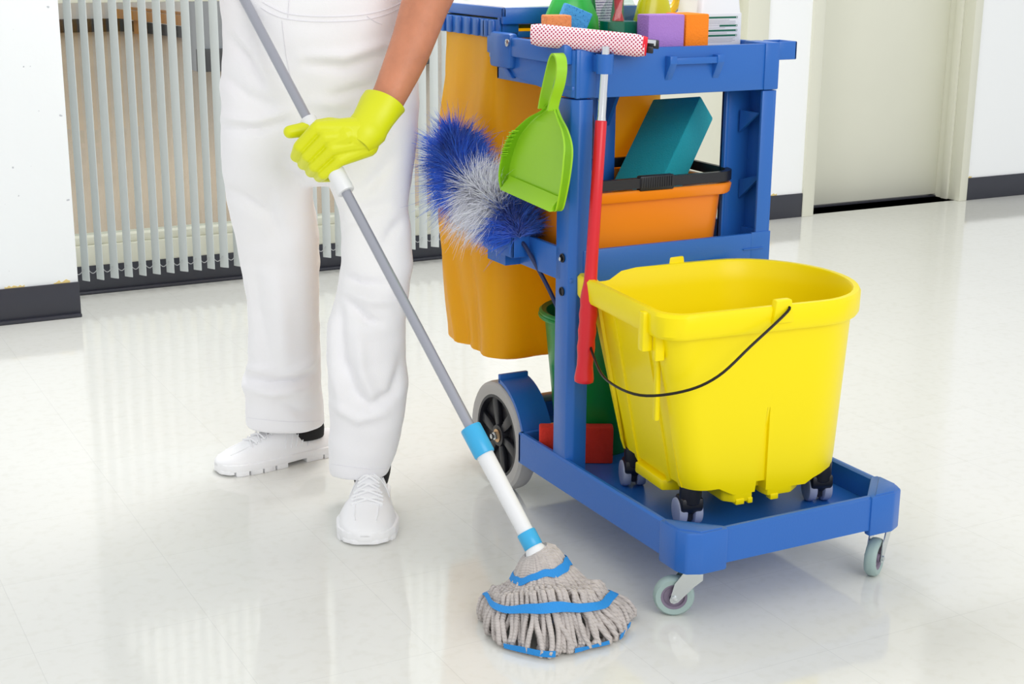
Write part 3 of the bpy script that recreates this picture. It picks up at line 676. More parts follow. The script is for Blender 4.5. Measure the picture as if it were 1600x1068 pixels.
# ================================================================== WINDOW SQUEEGEE HUNG AT THE TRAY CORNER
sq = thing('window_squeegee', (.05, .405, .36), 'window squeegee with pink mesh roller head and ribbed red handle', 'squeegee')
def mesh_mat():
    M = mat('pink scrubber mesh', (248, 214, 224), .6); nt = M.node_tree; b = nt.nodes['Principled BSDF']; tc = nt.nodes.new('ShaderNodeTexCoord')
    outs = []
    for sgn in (1, -1):
        mp = nt.nodes.new('ShaderNodeMapping'); mp.inputs['Rotation'].default_value = (0, R(-4), R(34)); nt.links.new(tc.outputs['Object'], mp.inputs[0])
        w = nt.nodes.new('ShaderNodeTexWave'); w.bands_direction = 'DIAGONAL'; w.inputs['Scale'].default_value = 84; w.inputs['Distortion'].default_value = 0
        sc = nt.nodes.new('ShaderNodeMapping'); sc.inputs['Scale'].default_value = (1, 0, sgn); nt.links.new(mp.outputs[0], sc.inputs[0]); nt.links.new(sc.outputs[0], w.inputs[0]); outs.append(w)
    mu = nt.nodes.new('ShaderNodeMath'); mu.operation = 'MULTIPLY'; nt.links.new(outs[0].outputs['Fac'], mu.inputs[0]); nt.links.new(outs[1].outputs['Fac'], mu.inputs[1])
    r = nt.nodes.new('ShaderNodeValToRGB'); r.color_ramp.elements[0].position = .20; r.color_ramp.elements[1].position = .42
    r.color_ramp.elements[0].color = (*lin((252, 226, 232)), 1); r.color_ramp.elements[1].color = (*lin((178, 44, 84)), 1)
    nt.links.new(mu.outputs[0], r.inputs[0]); nt.links.new(r.outputs[0], b.inputs['Base Color']); return M
HA, HB = Vector((-.054, .495, 1.009)), Vector((.1216, .375, .990)); hd = (HB - HA).normalized(); nn = Vector((-hd.y, hd.x, 0)).normalized()
rings = []
for k in range(15):
    p = HA + (HB - HA) * (k / 14); e_ = min(k, 14 - k); r_ = .021 * (.86 if e_ == 0 else 1)
    rings.append([p + nn * (math.cos(a_) * r_ * 1.0) + UPV * (math.sin(a_) * r_) for a_ in [2 * math.pi * j / 22 for j in range(22)]])
G().loft(rings).build('mesh_roller', mesh_mat(), sq, 60)
g = G().tube([HB - hd * .004, HB + hd * .004], [.019, .017], 20); g.build('roller_end', mat('red foam core', (232, 30, 52), .8), sq)
off = nn * .017 + UPV * .006
g = G(); g.tube([HA + off + hd * .01, HB + off + hd * .020], .006, 8); g.build('blade_channel', CHROME, sq)
MM = Matrix((hd, nn, UPV)).transposed().to_4x4(); MM.translation = (HA + HB) / 2
L_ = (HB - HA).length / 2
G().box(-L_ + .01, L_ + .026, .018, .036, -.004, .012, .002, M=MM).build('rubber_blade', BLACK, sq)
G().box(L_ + .002, L_ + .016, .0, .014, -.012, .0, .002, M=MM).build('end_clip', BLACK, sq)
HT, HBt = Vector((.0535, .402, .99)), Vector((.004, .374, .352))
def hp(t): return HT + (HBt - HT) * t
G().tube([hp(0), hp(.20), hp(.216), hp(.218)], [.0085, .0085, .0098, .0098], 16).build('chrome_neck', CHROME, sq)
prof = [(.213, .0102), (.216, .0112), (.45, .0115), (.62, .0120), (.69, .0128), (.725, .0165), (.745, .0178), (.765, .0165), (.79, .0180), (.815, .0163), (.84, .0180), (.865, .0163), (.89, .0178), (.915, .0160), (.945, .0158), (.965, .0175), (.985, .0192), (.996, .0185), (1.0, .014)]
G().tube([hp(t_) for t_, _ in prof], [r_ for _, r_ in prof], 20).build('handle', RED, sq, 70)

# ================================================================== GREEN DUSTPAN ON THE CART SIDE
dp = thing('dustpan', (-.03, .48, .687), 'lime green dustpan hanging by its looped handle on the cart side', 'dustpan')
LIME = mat('lime green plastic', (158, 214, 40), .35)
# outline in (y, z): left edge from lip to neck, then right edge back to the lip
DL = spline([(.606, .700, 0), (.6145, .722, 0), (.606, .757, 0), (.5745, .808, 0), (.52, .848, 0), (.483, .866, 0), (.472, .880, 0)], 5)
DR = spline([(.4, .688, 0), (.392, .70, 0), (.376, .755, 0), (.3715, .806, 0), (.392, .838, 0), (.424, .860, 0), (.445, .880, 0)], 5)
g = G(); rows = []
nr_ = len(DL)
def sect(i):
    l, r_ = DL[i], DR[i]; t_ = i / (nr_ - 1); dep = .034 * (1 - .80 * max(0, (t_ - .45) / .55)) if t_ > .04 else .034
    dep0 = -.026; w = []
    lift = dep
    tilt = .012 * (1 - t_)                      # the floor of the pan slopes forward towards the lip
    for s, du in ((-.004, -lift), (0, -lift), (0.0, -.002), (.03, 0), (.5, 0), (.97, 0), (1, -.002), (1, -lift * .8), (1.004, -lift * .8)):
        y = l.x + (r_.x - l.x) * s; z = l.y + (r_.y - l.y) * s
        w.append(Vector((dep0 + du - (tilt if du > -.01 else 0), y, z)))
    return w
top = [sect(i) for i in range(nr_)]
bot = [[p + Vector((.0035, 0, 0)) for p in r_] for r_ in top]
rings = [t_ + b_[::-1] for t_, b_ in zip(top, bot)]
g.loft(rings); g.build('pan', LIME, dp, 40)
g = G(); l, r_ = DL[0], DR[0]     # raised ramp along the lip
G().prism([(-.062, 0), (-.028, .022), (-.026, .024), (-.024, 0)], 0, 1, 'y')
P = lambda s, dx, dz: Vector((dx, l.x + (r_.x - l.x) * s, l.y + (r_.y - l.y) * s + dz))
g.loft([[P(s, -.062, .0), P(s, -.060, .003), P(s, -.040, .026), P(s, -.037, .024), P(s, -.037, .0)] for s in (0.01, .5, .99)]); g.build('ramp', LIME, dp, 30)
g = G(); q = spline([(-.036, .478, .872), (-.034, .472, .90), (-.03, .460, .945), (-.03, .448, .968), (-.03, .436, .976), (-.032, .420, .968), (-.036, .410, .948), (-.036, .418, .92), (-.036, .434, .892), (-.036, .442, .872)], 6)
rings = []
for i, p in enumerate(q):
    d_ = (q[min(i + 1, len(q) - 1)] - q[max(i - 1, 0)]).normalized(); nrm = Vector((0, -d_.z, d_.y)); w_ = .011
    rings.append([p + Vector((s * w_, 0, 0)) + nrm * h for s, h in ((-1, -.002), (1, -.002), (1, .002), (-1, .002))])
g.loft(rings); g.build('loop_handle', LIME, dp, 40)
g = G()
for k in range(13): 
    z = .706 + .052 * 0 + .062 + k * .0045; i = min(range(nr_), key=lambda i: abs(DL[i].y - z)); g.box(-.062, -.05, DL[i].x - .004, DL[i].x + .003, z - .001, z + .001)
g.build('comb_teeth', LIME, dp)

# ================================================================== FEATHER DUSTER IN THE TOOL HOLDER
du = thing('duster', (-.016, .66, .55), 'fluffy blue and white duster leaning out of the cart tool holder', 'duster')
core = spline([(-.012, .60, .58), (-.018, .632, .625), (-.035, .664, .650), (-.06, .70, .676), (-.075, .745, .702), (-.075, .782, .735), (-.06, .80, .765)], 8)
G().tube(spline([(.045, .50, .41), (.02, .545, .50), (-.006, .59, .575), core[3], core[12], core[24], core[-1]], 4), .0045, 8).build('handle', mat('dark blue duster stem', (34, 48, 92), .5), du)
def fibres(name, spec, M_, wid):
    vs, fs = [], []
    for c_, d_, L in spec:
        d_ = d_.normalized(); side = d_.cross(Vector(rng.normal(size=3))).normalized() * wid
        bend = Vector(rng.normal(size=3)) * .15 * L; b0 = len(vs); K_ = 4
        for k in range(K_ + 1):
            t_ = k / K_; p = c_ + d_ * (L * t_) + bend * t_ * t_ - UPV * (.10 * L * t_ * t_); w_ = side * (1 - .92 * t_ ** 1.5)
            vs += [p - w_, p + w_]
        for k in range(K_): fs.append((b0 + 2 * k, b0 + 2 * k + 1, b0 + 2 * k + 3, b0 + 2 * k + 2))
    g = G(); g.v = vs; g.f = fs; return g.build(name, M_, du, None, 'stuff', fix=False)
FB = mat('blue duster fibre', (44, 108, 226), .8, vary=(14, .4, 2), sheen=.3); FWh = mat('white duster fibre', (246, 247, 255), .8, sheen=.3)
sb, sw = [], []
nc = len(core)
for k in range(15500):
    t_ = rng.uniform(.06, 1); i = min(nc - 2, int(t_ * (nc - 1))); c_ = core[i].lerp(core[i + 1], t_ * (nc - 1) - i)
    tan = (core[i + 1] - core[i]).normalized(); r_ = Vector(rng.normal(size=3)); r_ = (r_ - tan * r_.dot(tan)).normalized()
    lean = .15 + 1.1 * max(0, t_ - .62)
    d_ = r_ + tan * (lean + rng.normal() * .12); d_.x *= .82
    clump = .80 + .50 * noise.noise(Vector(d_) * 2.3 + Vector((t_ * 7, 0, 0)))
    L = (.050 + .050 * math.sin(math.pi * min(1, .16 + t_ * .62)) ) * (clump + .05 * rng.normal())
    if c_.x + d_.normalized().x * L > .0 and c_.y + d_.normalized().y * L > .73: L *= .55
    white = .26 < t_ < .56
    (sw if white else sb).append((c_, d_, max(.02, L)))
fibres('blue_fibres', sb, FB, .0011); fibres('white_fibres', sw, FWh, .0011)

# ================================================================== FLOOR MOP
SEG = lambda a, b, t: a + (b - a) * t
RG = at(828, 843, 2.475)        # blue ring above the yarn
HD = at(507, 236, 2.86)         # middle of the gripping hand
ax = (HD - RG).normalized()     # up the handle
mop = thing('floor_mop', (RG.x, RG.y, 0), 'wet mop with grey tube handle and grey cotton yarn tied by blue ribbons', 'mop')
def along(y):                   # point on the handle axis at photo height y (handle is straight)
    best = None
    for k in range(0, 3001):
        p = RG + ax * (k / 3000 * 1.9 - .1)
        d = p - K(0, 0, CAM_H); zz = d.dot(fw); yy = 534 - F_PX * d.dot(uu) / zz
        if best is None or abs(yy - y) < best[0]: best = (abs(yy - y), p)
    return best[1]
GREYT = mat('grey painted tube', (168, 170, 180), .28, .35)
SKY = mat('sky blue plastic', (60, 178, 232), .3)
pA, pB, pC, pD, pE, pF = along(296), along(196), along(666), along(712), along(830), along(858)
topP = along(-420)
G().tube([along(686), topP], .0098, 18).build('handle_tube', GREYT, mop, 60)
G().tube([along(300), along(299), along(250), along(187), along(186)], [.0165, .0178, .0172, .0168, .0155], 22).build('grip_sleeve', WHITEP, mop, 50)
G().tube([topP, topP + ax * .03], [.0105, .009], 16).build('end_cap', SKY, mop)
G().tube([along(667), along(668.5), along(709), along(710)], [.0190, .0200, .0200, .0190], 24).build('collar', SKY, mop, 50)
G().tube([along(700), along(836)], [.0165, .0148], 22).build('lower_tube', WHITEP, mop, 60)
G().tube([along(831), along(832), along(853), along(854)], [.0170, .0178, .0178, .0170], 22).build('ring', SKY, mop, 50)
G().tube([along(852), along(858), along(866), along(880)], [.0150, .0185, .024, .030], 22).build('socket', WHITEP, mop, 60)
# yarn: a skirt of strands falling from the socket to the floor
FC = K(.078, 2.425, 0); top = along(862)
e2 = FWD.copy(); perp = ax.cross(FWD).normalized(); perp = perp if perp.dot(RIGHT) > 0 else -perp
prt = [(0, .022, 0), (.07, .034, .0), (.17, .049, .0), (.3, .073, .0), (.45, .090, 0), (.58, .103, .0), (.75, .123, .0), (.9, .133, 0), (1.0, .131, 0)]
ztab = [(0, top.z + .004), (.07, top.z + .001), (.17, top.z - .016), (.3, top.z - .050), (.45, .104), (.58, .078), (.75, .046), (.9, .019), (1.0, .006)]
def interp(tab, t, j=1):
    for a_, b_ in zip(tab, tab[1:]):
        if t <= b_[0]: k = (t - a_[0]) / (b_[0] - a_[0]); k = k * k * (3 - 2 * k) * .5 + k * .5; return a_[j] + (b_[j] - a_[j]) * k
    return tab[-1][j]
def skirt(th, t, extra=0.0):
    tilt = max(0, 1 - t / .8) ; cx = top.lerp(FC, min(1, t * 1.12) ** .95); Rr = interp(prt, t) + extra
    lob = 1 + .06 * math.sin(3 * th + 1.0) * t + .035 * math.sin(7 * th) * t
    e1 = (RIGHT * (1 - tilt) + perp * tilt).normalized(); sn, cs = math.sin(th), math.cos(th); mid = math.exp(-((t - .5) / .30) ** 2)
    p = e1 * (cs * Rr * lob) + e2 * (sn * Rr * lob * (.95 - (.30 * mid if sn > 0 else 0)))
    sag = 1 - mid * (.45 * max(0, sn) + .34 * max(0, -cs) ** 1.5 + .36 * max(0, cs) ** 1.5)
    return Vector((cx.x, cx.y, 0)) + Vector((p.x, p.y, 0)) + UPV * max(.0045, interp(ztab, t) * sag + p.z * (1 - t) ** 2.2)
YARN = mat('grey cotton yarn', (206, 198, 194), .95, vary=(60, .12, 3))
def twist(M):
    nt = M.node_tree; b = nt.nodes['Principled BSDF']; tc = nt.nodes.new('ShaderNodeTexCoord'); w = nt.nodes.new('ShaderNodeTexWave'); w.bands_direction = 'DIAGONAL'
    w.inputs['Scale'].default_value = 75; w.inputs['Distortion'].default_value = 1.5; nt.links.new(tc.outputs['Object'], w.inputs[0])
    bp = nt.nodes.new('ShaderNodeBump'); bp.inputs['Strength'].default_value = .7; bp.inputs['Distance'].default_value = .002
    nt.links.new(w.outputs['Fac'], bp.inputs['Height']); nt.links.new(bp.outputs[0], b.inputs['Normal'])
twist(YARN)
NS = 74
for layer, (cnt, shrink) in enumerate(((NS, 0.0), (52, -.010))):
    for k in range(cnt):
        th = 2 * math.pi * (k + .5 * layer) / cnt + random.uniform(-.02, .02)
        ph, am = random.uniform(0, 6.28), random.uniform(.03, .11); wob = random.uniform(-.004, .006); pts = []; tend = random.uniform(.95, 1.0)
        for i in range(17):
            t = i / 16 * tend
            pinch = 1 - .85 * max(math.exp(-((t - .17) / .05) ** 2), math.exp(-((t - .58) / .06) ** 2))
            th2 = th + am * math.sin(ph + t * 9) * t * (.25 + .75 * pinch)
            pts.append(skirt(th2, t, shrink * min(1, t * 3) + (wob + .008 * math.sin(math.pi * max(0, min(1, (t - .17) / .41))) * (layer == 0)) * pinch * min(1, t * 4)))
        # tuck the end back under the skirt
        e_ = pts[-1]; inward = (Vector((FC.x, FC.y, 0)) - Vector((e_.x, e_.y, 0))).normalized()
        pts.append(Vector((e_.x, e_.y, .0045)) + inward * .012); 
        G().tube(pts, .0047 + random.uniform(-.0004, .0004), 7).build('yarn_strand', YARN, mop, 80, fix=False)
RIB = mat('blue ribbon', (38, 146, 226), .7, bump=(500, .4, 2))
def ribbon(t0, width, a0, a1, n=60, ext=.0075, wav=.006):
    rings = []
    for k in range(n + 1):
        th = R(a0 + (a1 - a0) * k / n); tt = t0 + wav * math.sin(th * 5) + wav * .6 * math.sin(th * 11 + 1)
        a_, b_ = skirt(th, tt - width / 2, ext), skirt(th, min(1.0, tt + width / 2), ext)
        o_ = (Vector((a_.x - FC.x, a_.y - FC.y, 0))).normalized() * .0012
        rings.append([a_, b_, b_ + o_, a_ + o_])
    return G().loft(rings)
ribbon(.17, .055, 0, 360, 80, .008).build('ribbon', RIB, mop, 40)
ribbon(.58, .085, 0, 360, 90, .0125).build('ribbon', RIB, mop, 40)
ribbon(.955, .085, 232, 270, 24, .007, .012).build('ribbon', RIB, mop, 40)
ribbon(.965, .06, 284, 316, 24, .007, .012).build('ribbon', RIB, mop, 40)
ribbon(.955, .08, 326, 348, 20, .007, .012).build('ribbon', RIB, mop, 40)

# ================================================================== PERSON
person = thing('person', K(-.42, 3.05), 'person in white overalls and lime rubber glove holding the mop handle', 'person')
YP = 3.12
def ring(xl, xr, y, Y, ratio=.8, n=44, e=2.3, fshift=0.0):
    a_, b_ = at(xl, y, Y), at(xr, y, Y); c_ = (a_ + b_) / 2 + FWD * fshift; hw = (b_ - a_).length / 2; out = []
    for j in range(n):
        t_ = 2 * math.pi * j / n; cc, ss = math.cos(t_), math.sin(t_)
        out.append(c_ + RIGHT * (math.copysign(abs(cc) ** (2 / e), cc) * hw) + FWD * (math.copysign(abs(ss) ** (2 / e), ss) * hw * ratio))
    return out
legL = [(385, 507, 663, 3.275, .86), (384, 503, 620, 3.27, .86), (378, 502, 592, 3.265, .86), (388, 502, 565, 3.26, .86), (388, 500, 507, 3.245, .86), (384, 498, 459, 3.23, .86), (375, 498, 408, 3.215, .88), (366, 496, 356, 3.19, .92), (355, 490, 310, 3.165, .98), (348, 486, 270, 3.145, 1.04), (346, 492, 225, 3.135, 1.05), (346, 500, 180, 3.13, 1.0), (348, 500, 130, 3.125, .95)]
legR = [(514, 606, 739, 2.985, .88), (514, 622, 700, 2.985, .88), (515, 632, 655, 2.985, .88), (513, 637, 601, 2.985, .88), (511, 633, 545, 2.99, .88), (511, 633, 500, 2.995, .88), (524, 638, 455, 3.005, .9), (533, 644, 410, 3.02, .92), (534, 641, 370, 3.04, .95), (529, 639, 325, 3.06, 1.0), (512, 645, 285, 3.085, 1.02), (506, 652, 235, 3.11, 1.02), (500, 654, 180, 3.12, 1.0), (500, 652, 130, 3.125, .95)]
pel = [(440, 560, 288, 3.13, .45), (400, 600, 276, 3.13, .42), (372, 630, 258, 3.13, .43), (350, 650, 222, 3.13, .46), (346, 654, 180, 3.125, .49), (346, 655, 130, 3.12, .52), (350, 652, 80, 3.12, .54), (348, 642, 40, 3.12, .56), (345, 634, 0, 3.12, .58), (348, 630, -60, 3.12, .58), (340, 640, -140, 3.12, .58), (330, 650, -230, 3.12, .56), (335, 645, -300, 3.12, .52)]
g = G()
g.loft([ring(a_, b_, y, Y, r_) for a_, b_, y, Y, r_ in legL]); g.loft([ring(a_, b_, y, Y, r_) for a_, b_, y, Y, r_ in legR]); g.loft([ring(a_, b_, y, Y, r_) for a_, b_, y, Y, r_ in pel])
ov, nrm = remesh(g, .006, 14)
# folds: (image stroke, depth of the valley (+ ridge / - valley) in m, half width in m)
FOLDS = [([(352, 198), (400, 203), (440, 192)], -.010, .010), ([(350, 186), (405, 190), (450, 176)], .007, .012),
 ([(480, 100), (540, 105), (600, 85)], -.008, .012), ([(470, 90), (540, 90), (610, 68)], .006, .014), ([(520, 150), (560, 140), (600, 130)], -.007, .010), ([(490, 160), (540, 165)], .006, .012),
 ([(360, 60), (385, 90), (405, 130)], -.008, .012), ([(370, 50), (400, 85), (420, 125)], .006, .012), ([(350, 120), (385, 150), (420, 165)], -.006, .012),
 ([(360, 300), (390, 318), (420, 335)], -.007, .012), ([(420, 300), (425, 340), (440, 380)], -.005, .016), ([(395, 420), (400, 480), (420, 560)], -.006, .016), ([(430, 430), (440, 500), (445, 570)], .006, .020),
 ([(385, 588), (420, 600), (470, 596), (500, 580)], -.012, .011), ([(384, 604), (430, 614), (480, 606)], .008, .012), ([(440, 590), (480, 570), (500, 550)], .006, .012), ([(440, 625), (470, 645), (500, 640)], -.005, .012), ([(384, 575), (420, 580)], .007, .010),
 ([(535, 430), (560, 440), (600, 445)], -.009, .010), ([(545, 470), (575, 500), (590, 505)], -.009, .010), ([(540, 455), (580, 470), (620, 470)], .007, .012), ([(530, 480), (535, 560), (560, 620)], -.009, .012), ([(520, 500), (522, 580), (535, 640)], .006, .012), ([(560, 520), (565, 580), (585, 625)], .006, .014),
 ([(550, 610), (580, 635), (615, 615), (630, 560)], -.009, .012), ([(520, 630), (560, 655), (600, 645)], .006, .012), ([(540, 350), (570, 330), (600, 320)], -.006, .012), ([(600, 380), (630, 340)], -.006, .012), ([(610, 250), (580, 290), (560, 300)], -.006, .014), ([(440, 260), (470, 280), (490, 270)], -.006, .012)]
FW3 = []
for st, amp, w_ in FOLDS:
    ys = [at(x, y, 3.10) for x, y in st]
    FW3.append(([(p.dot(RIGHT), p.z) for p in ys], amp, w_))
V = np.array([tuple(p) for p in ov.v]); Nn = np.array([tuple(p) for p in nrm])
r3 = np.array(RIGHT); f3 = np.array(FWD); px_, pz_ = V @ r3, V[:, 2]; front = np.clip(-(Nn @ f3) * 1.6, 0, 1)
# the image plane stroke positions assume 3.10 m; nearer/farther cloth shifts them by its own depth
camp = np.array(K(0, 0, CAM_H)); rel = V - camp; depth = rel @ f3; sc_ = 3.10 / depth
qx = (rel @ r3) * sc_ + camp @ r3; qz = (V[:, 2] - CAM_H) * sc_ + CAM_H
disp = np.zeros(len(V))
for pts, amp, w_ in FW3:
    best = np.full(len(V), 9.); tt_ = np.zeros(len(V)); n_ = len(pts) - 1
    for i in range(n_):
        a_, b_ = np.array(pts[i]), np.array(pts[i + 1]); d_ = b_ - a_; L2 = d_ @ d_
        t_ = np.clip(((qx - a_[0]) * d_[0] + (qz - a_[1]) * d_[1]) / L2, 0, 1)
        dist = np.hypot(qx - a_[0] - t_ * d_[0], qz - a_[1] - t_ * d_[1]); mk = dist < best; best = np.where(mk, dist, best); tt_ = np.where(mk, (i + t_) / n_, tt_)
    disp += amp * np.exp(-(best / w_) ** 2) * (.35 + .65 * np.sin(np.pi * np.clip(tt_, .02, .98))) * front
low = np.array([noise.noise(Vector(p) * 9) * .004 + noise.noise(Vector((p[0] * 14, p[1] * 14, p[2] * 30))) * .0022 for p in V])
V2 = V + Nn * (disp * 1.7 + low)[:, None]
ov.v = [Vector(p) for p in V2]
over = ov.build('overalls', CLOTH, person, 80, fix=False); over['label'] = 'white cotton overalls'
tree = BVHTree.FromPolygons([tuple(p) for p in ov.v], ov.f)
def onto(x, y, off=.0015):
    o_ = K(0, 0, CAM_H); d_ = (at(x, y, 3.1) - o_).normalized(); h_ = tree.ray_cast(o_, d_)
    return (h_[0] - d_ * off) if h_[0] is not None else None
SEAM = mat('seam thread', (240, 239, 244), .9)
for st in ([(408, 12), (425, 22), (450, 30), (500, 34), (560, 32), (600, 24), (630, 10)], [(410, 3), (428, 13), (452, 22), (500, 26), (560, 24), (600, 16), (628, 4)], [(441, 32), (444, 60), (448, 90), (454, 120)], [(573, 25), (585, 33), (597, 38)], [(452, 0), (450, 28)]):
    P = [onto(p.x, p.y) for p in spline([(x, y, 0) for x, y in st], 6)]; P = [p for p in P if p]
    if len(P) > 2: G().tube(P, .0008, 5).build('seam', SEAM, over)
for st in ([(386, 652), (420, 656), (460, 659), (500, 657)], [(518, 724), (550, 729), (580, 732), (605, 731)]):
    P = [onto(p.x, p.y, .0008) for p in spline([(x, y, 0) for x, y in st], 6)]; P = [p for p in P if p]
    if len(P) > 2: G().tube(P, .0006, 5).build('seam', SEAM, over)
# ---- body (skin): arms, neck and head; torso and legs run inside the clothes
g = G()
SHL, SHR = K(-.20, 3.13, 1.44), K(-.62, 3.13, 1.44)
elb = at(683, -46, 3.02)
def limb(P, Rd, n=18): g.tube(spline(P, 5), [interp([(i / (len(Rd) - 1), r_) for i, r_ in enumerate(Rd)], k / (5 * (len(P) - 1))) for k in range(5 * (len(P) - 1) + 1)], n)
limb([SHL, SHL.lerp(elb, .5), elb, at(662, 14, 2.99), at(640, 78, 2.95), at(607, 152, 2.905), at(590, 178, 2.885)], [.058, .05, .046, .047, .042, .034, .031])
handT = along(-330); elR = K(-.80, 2.98, 1.16)
limb([SHR, SHR.lerp(elR, .5), elR, elR.lerp(handT, .5), handT + FWD * .03], [.058, .05, .045, .04, .03])
limb([at(500, 40, 3.12), K(-.41, 3.13, 1.2), K(-.41, 3.14, 1.42), K(-.41, 3.13, 1.52), K(-.41, 3.10, 1.62)], [.08, .085, .095, .055, .055])
limb([SHL, K(-.41, 3.13, 1.46), SHR], [.06, .07, .06])
g.sphere(K(-.41, 3.08, 1.68), (.078, .095, .12), 20)
g.sphere(K(-.41, 2.985, 1.665), (.014, .018, .024), 10); g.sphere(K(-.33, 3.09, 1.67), (.012, .02, .03), 10); g.sphere(K(-.49, 3.09, 1.67), (.012, .02, .03), 10); g.sphere(K(-.41, 3.0, 1.60), (.04, .035, .03), 12)
anL, anR = at(470, 660, 3.29), at(566, 733, 2.99)
limb([at(430, 250, 3.15), at(440, 450, 3.22), anL + UPV * .06, anL + UPV * .03], [.05, .035, .028, .028]); limb([at(560, 250, 3.09), at(580, 450, 3.01), anR + UPV * .06, anR + UPV * .03], [.045, .035, .028, .028])
limb([at(430, 250, 3.15), at(470, 120, 3.12), at(500, 40, 3.12)], [.05, .06, .08]); limb([at(560, 250, 3.09), at(530, 120, 3.12), at(500, 40, 3.12)], [.045, .06, .08])
bd, _ = remesh(g, .006, 5); bd.build('body', SKIN, person, 80, fix=False)
g = G(); g.sphere(K(-.41, 3.095, 1.735), (.083, .10, .082), 18); g.build('hair', mat('dark brown hair', (58, 42, 34), .7, bump=(90, .6, 3)), person, 80)
# shirt over the shoulders, above the bib
g = G(); g.loft([ring(352, 628, -40, 3.12, .5), ring(336, 646, -180, 3.12, .52), ring(322, 660, -320, 3.12, .5)]); 
g.tube([K(-.41, 3.13, 1.36), K(-.41, 3.13, 1.50)], [.17, .07], 20); g.capsule(K(-.24, 3.13, 1.43), SHL.lerp(elb, .45), .075, .062); g.capsule(K(-.58, 3.13, 1.43), SHR.lerp(elR, .45), .075, .062)
sm, _ = remesh(g, .010, 4); sm.build('shirt', CLOTH, person, 80, fix=False)
# ---- glove (left hand closed round the grip)
g = G(); YH = 2.86
def A(x, y, d): return at(x, y, YH + d)
cap = g.capsule
# back of the hand
for a_, b_, ra, rb in (((566, 203, -.010), (497, 200, -.034), .027, .0145), ((568, 210, -.010), (509, 215, -.038), .028, .0150), ((570, 219, -.008), (520, 232, -.037), .027, .0148), ((572, 226, -.004), (531, 249, -.032), .025, .0140)):
    cap(A(*a_), A(*b_), ra, rb)
cap(A(540, 212, -.022), A(520, 222, -.030), .026, .020)
FING = [[(493, 201, -.036), (468, 229, -.027), (463, 244, .004), (480, 250, .030), (502, 240, .034)],
        [(506, 217, -.040), (480, 244, -.031), (474, 256, .004), (492, 260, .030), (512, 250, .034)],
        [(517, 235, -.039), (491, 260, -.030), (486, 268, .004), (503, 268, .030), (521, 258, .034)],
        [(529, 252, -.034), (505, 272, -.026), (499, 276, .004), (514, 276, .026), (530, 266, .030)]]
for F, (r0, r1) in zip(FING, ((.0121, .0114), (.0121, .0115), (.0119, .0112), (.0116, .0104))):
    for k in range(len(F) - 1):
        q0, q1 = r0 + (r1 - r0) * k / 4, r0 + (r1 - r0) * (k + 1) / 4; cap(A(*F[k]), A(*F[k + 1]), q0, q1)
cap(A(560, 206, .002), A(515, 197, .026), .022, .0175); cap(A(515, 197, .026), A(478, 202, .022), .0175, .0150); cap(A(478, 202, .022), A(453, 206, .010), .0150, .0128)
cap(A(556, 214, -.01), A(533, 222, .0), .032, .026)
gl, nr2 = remesh(g, .0016, 2, .5)
glv = gl.build('glove', GLOVE, person, 80, fix=False); glv['label'] = 'lime yellow rubber glove'
# cuff: a flared open sleeve over the wrist
cA, cB = A(566, 212, -.008), at(602, 157, 2.90); cd = (cB - cA).normalized(); s1 = (RIGHT - cd * RIGHT.dot(cd)).normalized(); s2 = cd.cross(s1)
rings = []
sp = [(-.022, .028), (-.010, .0345), (.004, .0385), (.016, .0395), (.028, .0375), (.05, .0395), (.072, .0420), (.088, .0430), (.0885, .041), (.07, .0395), (.04, .036)]
for d_, r_ in sp:
    rr_ = []
    for j in range(40):
        a_ = 2 * math.pi * j / 40; k = 1 + .035 * math.sin(3 * a_ + d_ * 60) * (d_ > .005) + .05 * math.exp(-((d_ - .022) / .006) ** 2) * math.sin(2 * a_ + 1) + .012 * math.sin(20 * a_) * (d_ > .09)
        rr_.append(cA + cd * (d_ + .006 * math.sin(a_ + .5) * (d_ > .06)) + s1 * (math.cos(a_) * r_ * k) + s2 * (math.sin(a_) * r_ * k * .92))
    rings.append(rr_)
G().loft(rings, False, False).build('glove_cuff', GLOVE, glv, 60)
# other hand, out of the frame, closed on the top of the handle
g = G(); c_ = handT + FWD * .005
for k in range(4):
    p = c_ + ax * (.03 - .02 * k); ring_ = [p + perp * (math.cos(t_) * .027) + FWD * (math.sin(t_) * .027) for t_ in [R(80 + 55 * i) for i in range(6)]]
    for i in range(5): cap_ = g.capsule(ring_[i], ring_[i + 1], .0125, .0115)
g.capsule(c_ + FWD * .03, c_ + FWD * .05 - perp * .05, .035, .03); g.capsule(c_ + FWD * .03 + ax * .03, c_ - perp * .03 + ax * .05, .014, .012)
g2, _ = remesh(g, .0035, 3); g2.build('glove', GLOVE, person, 80, fix=False)
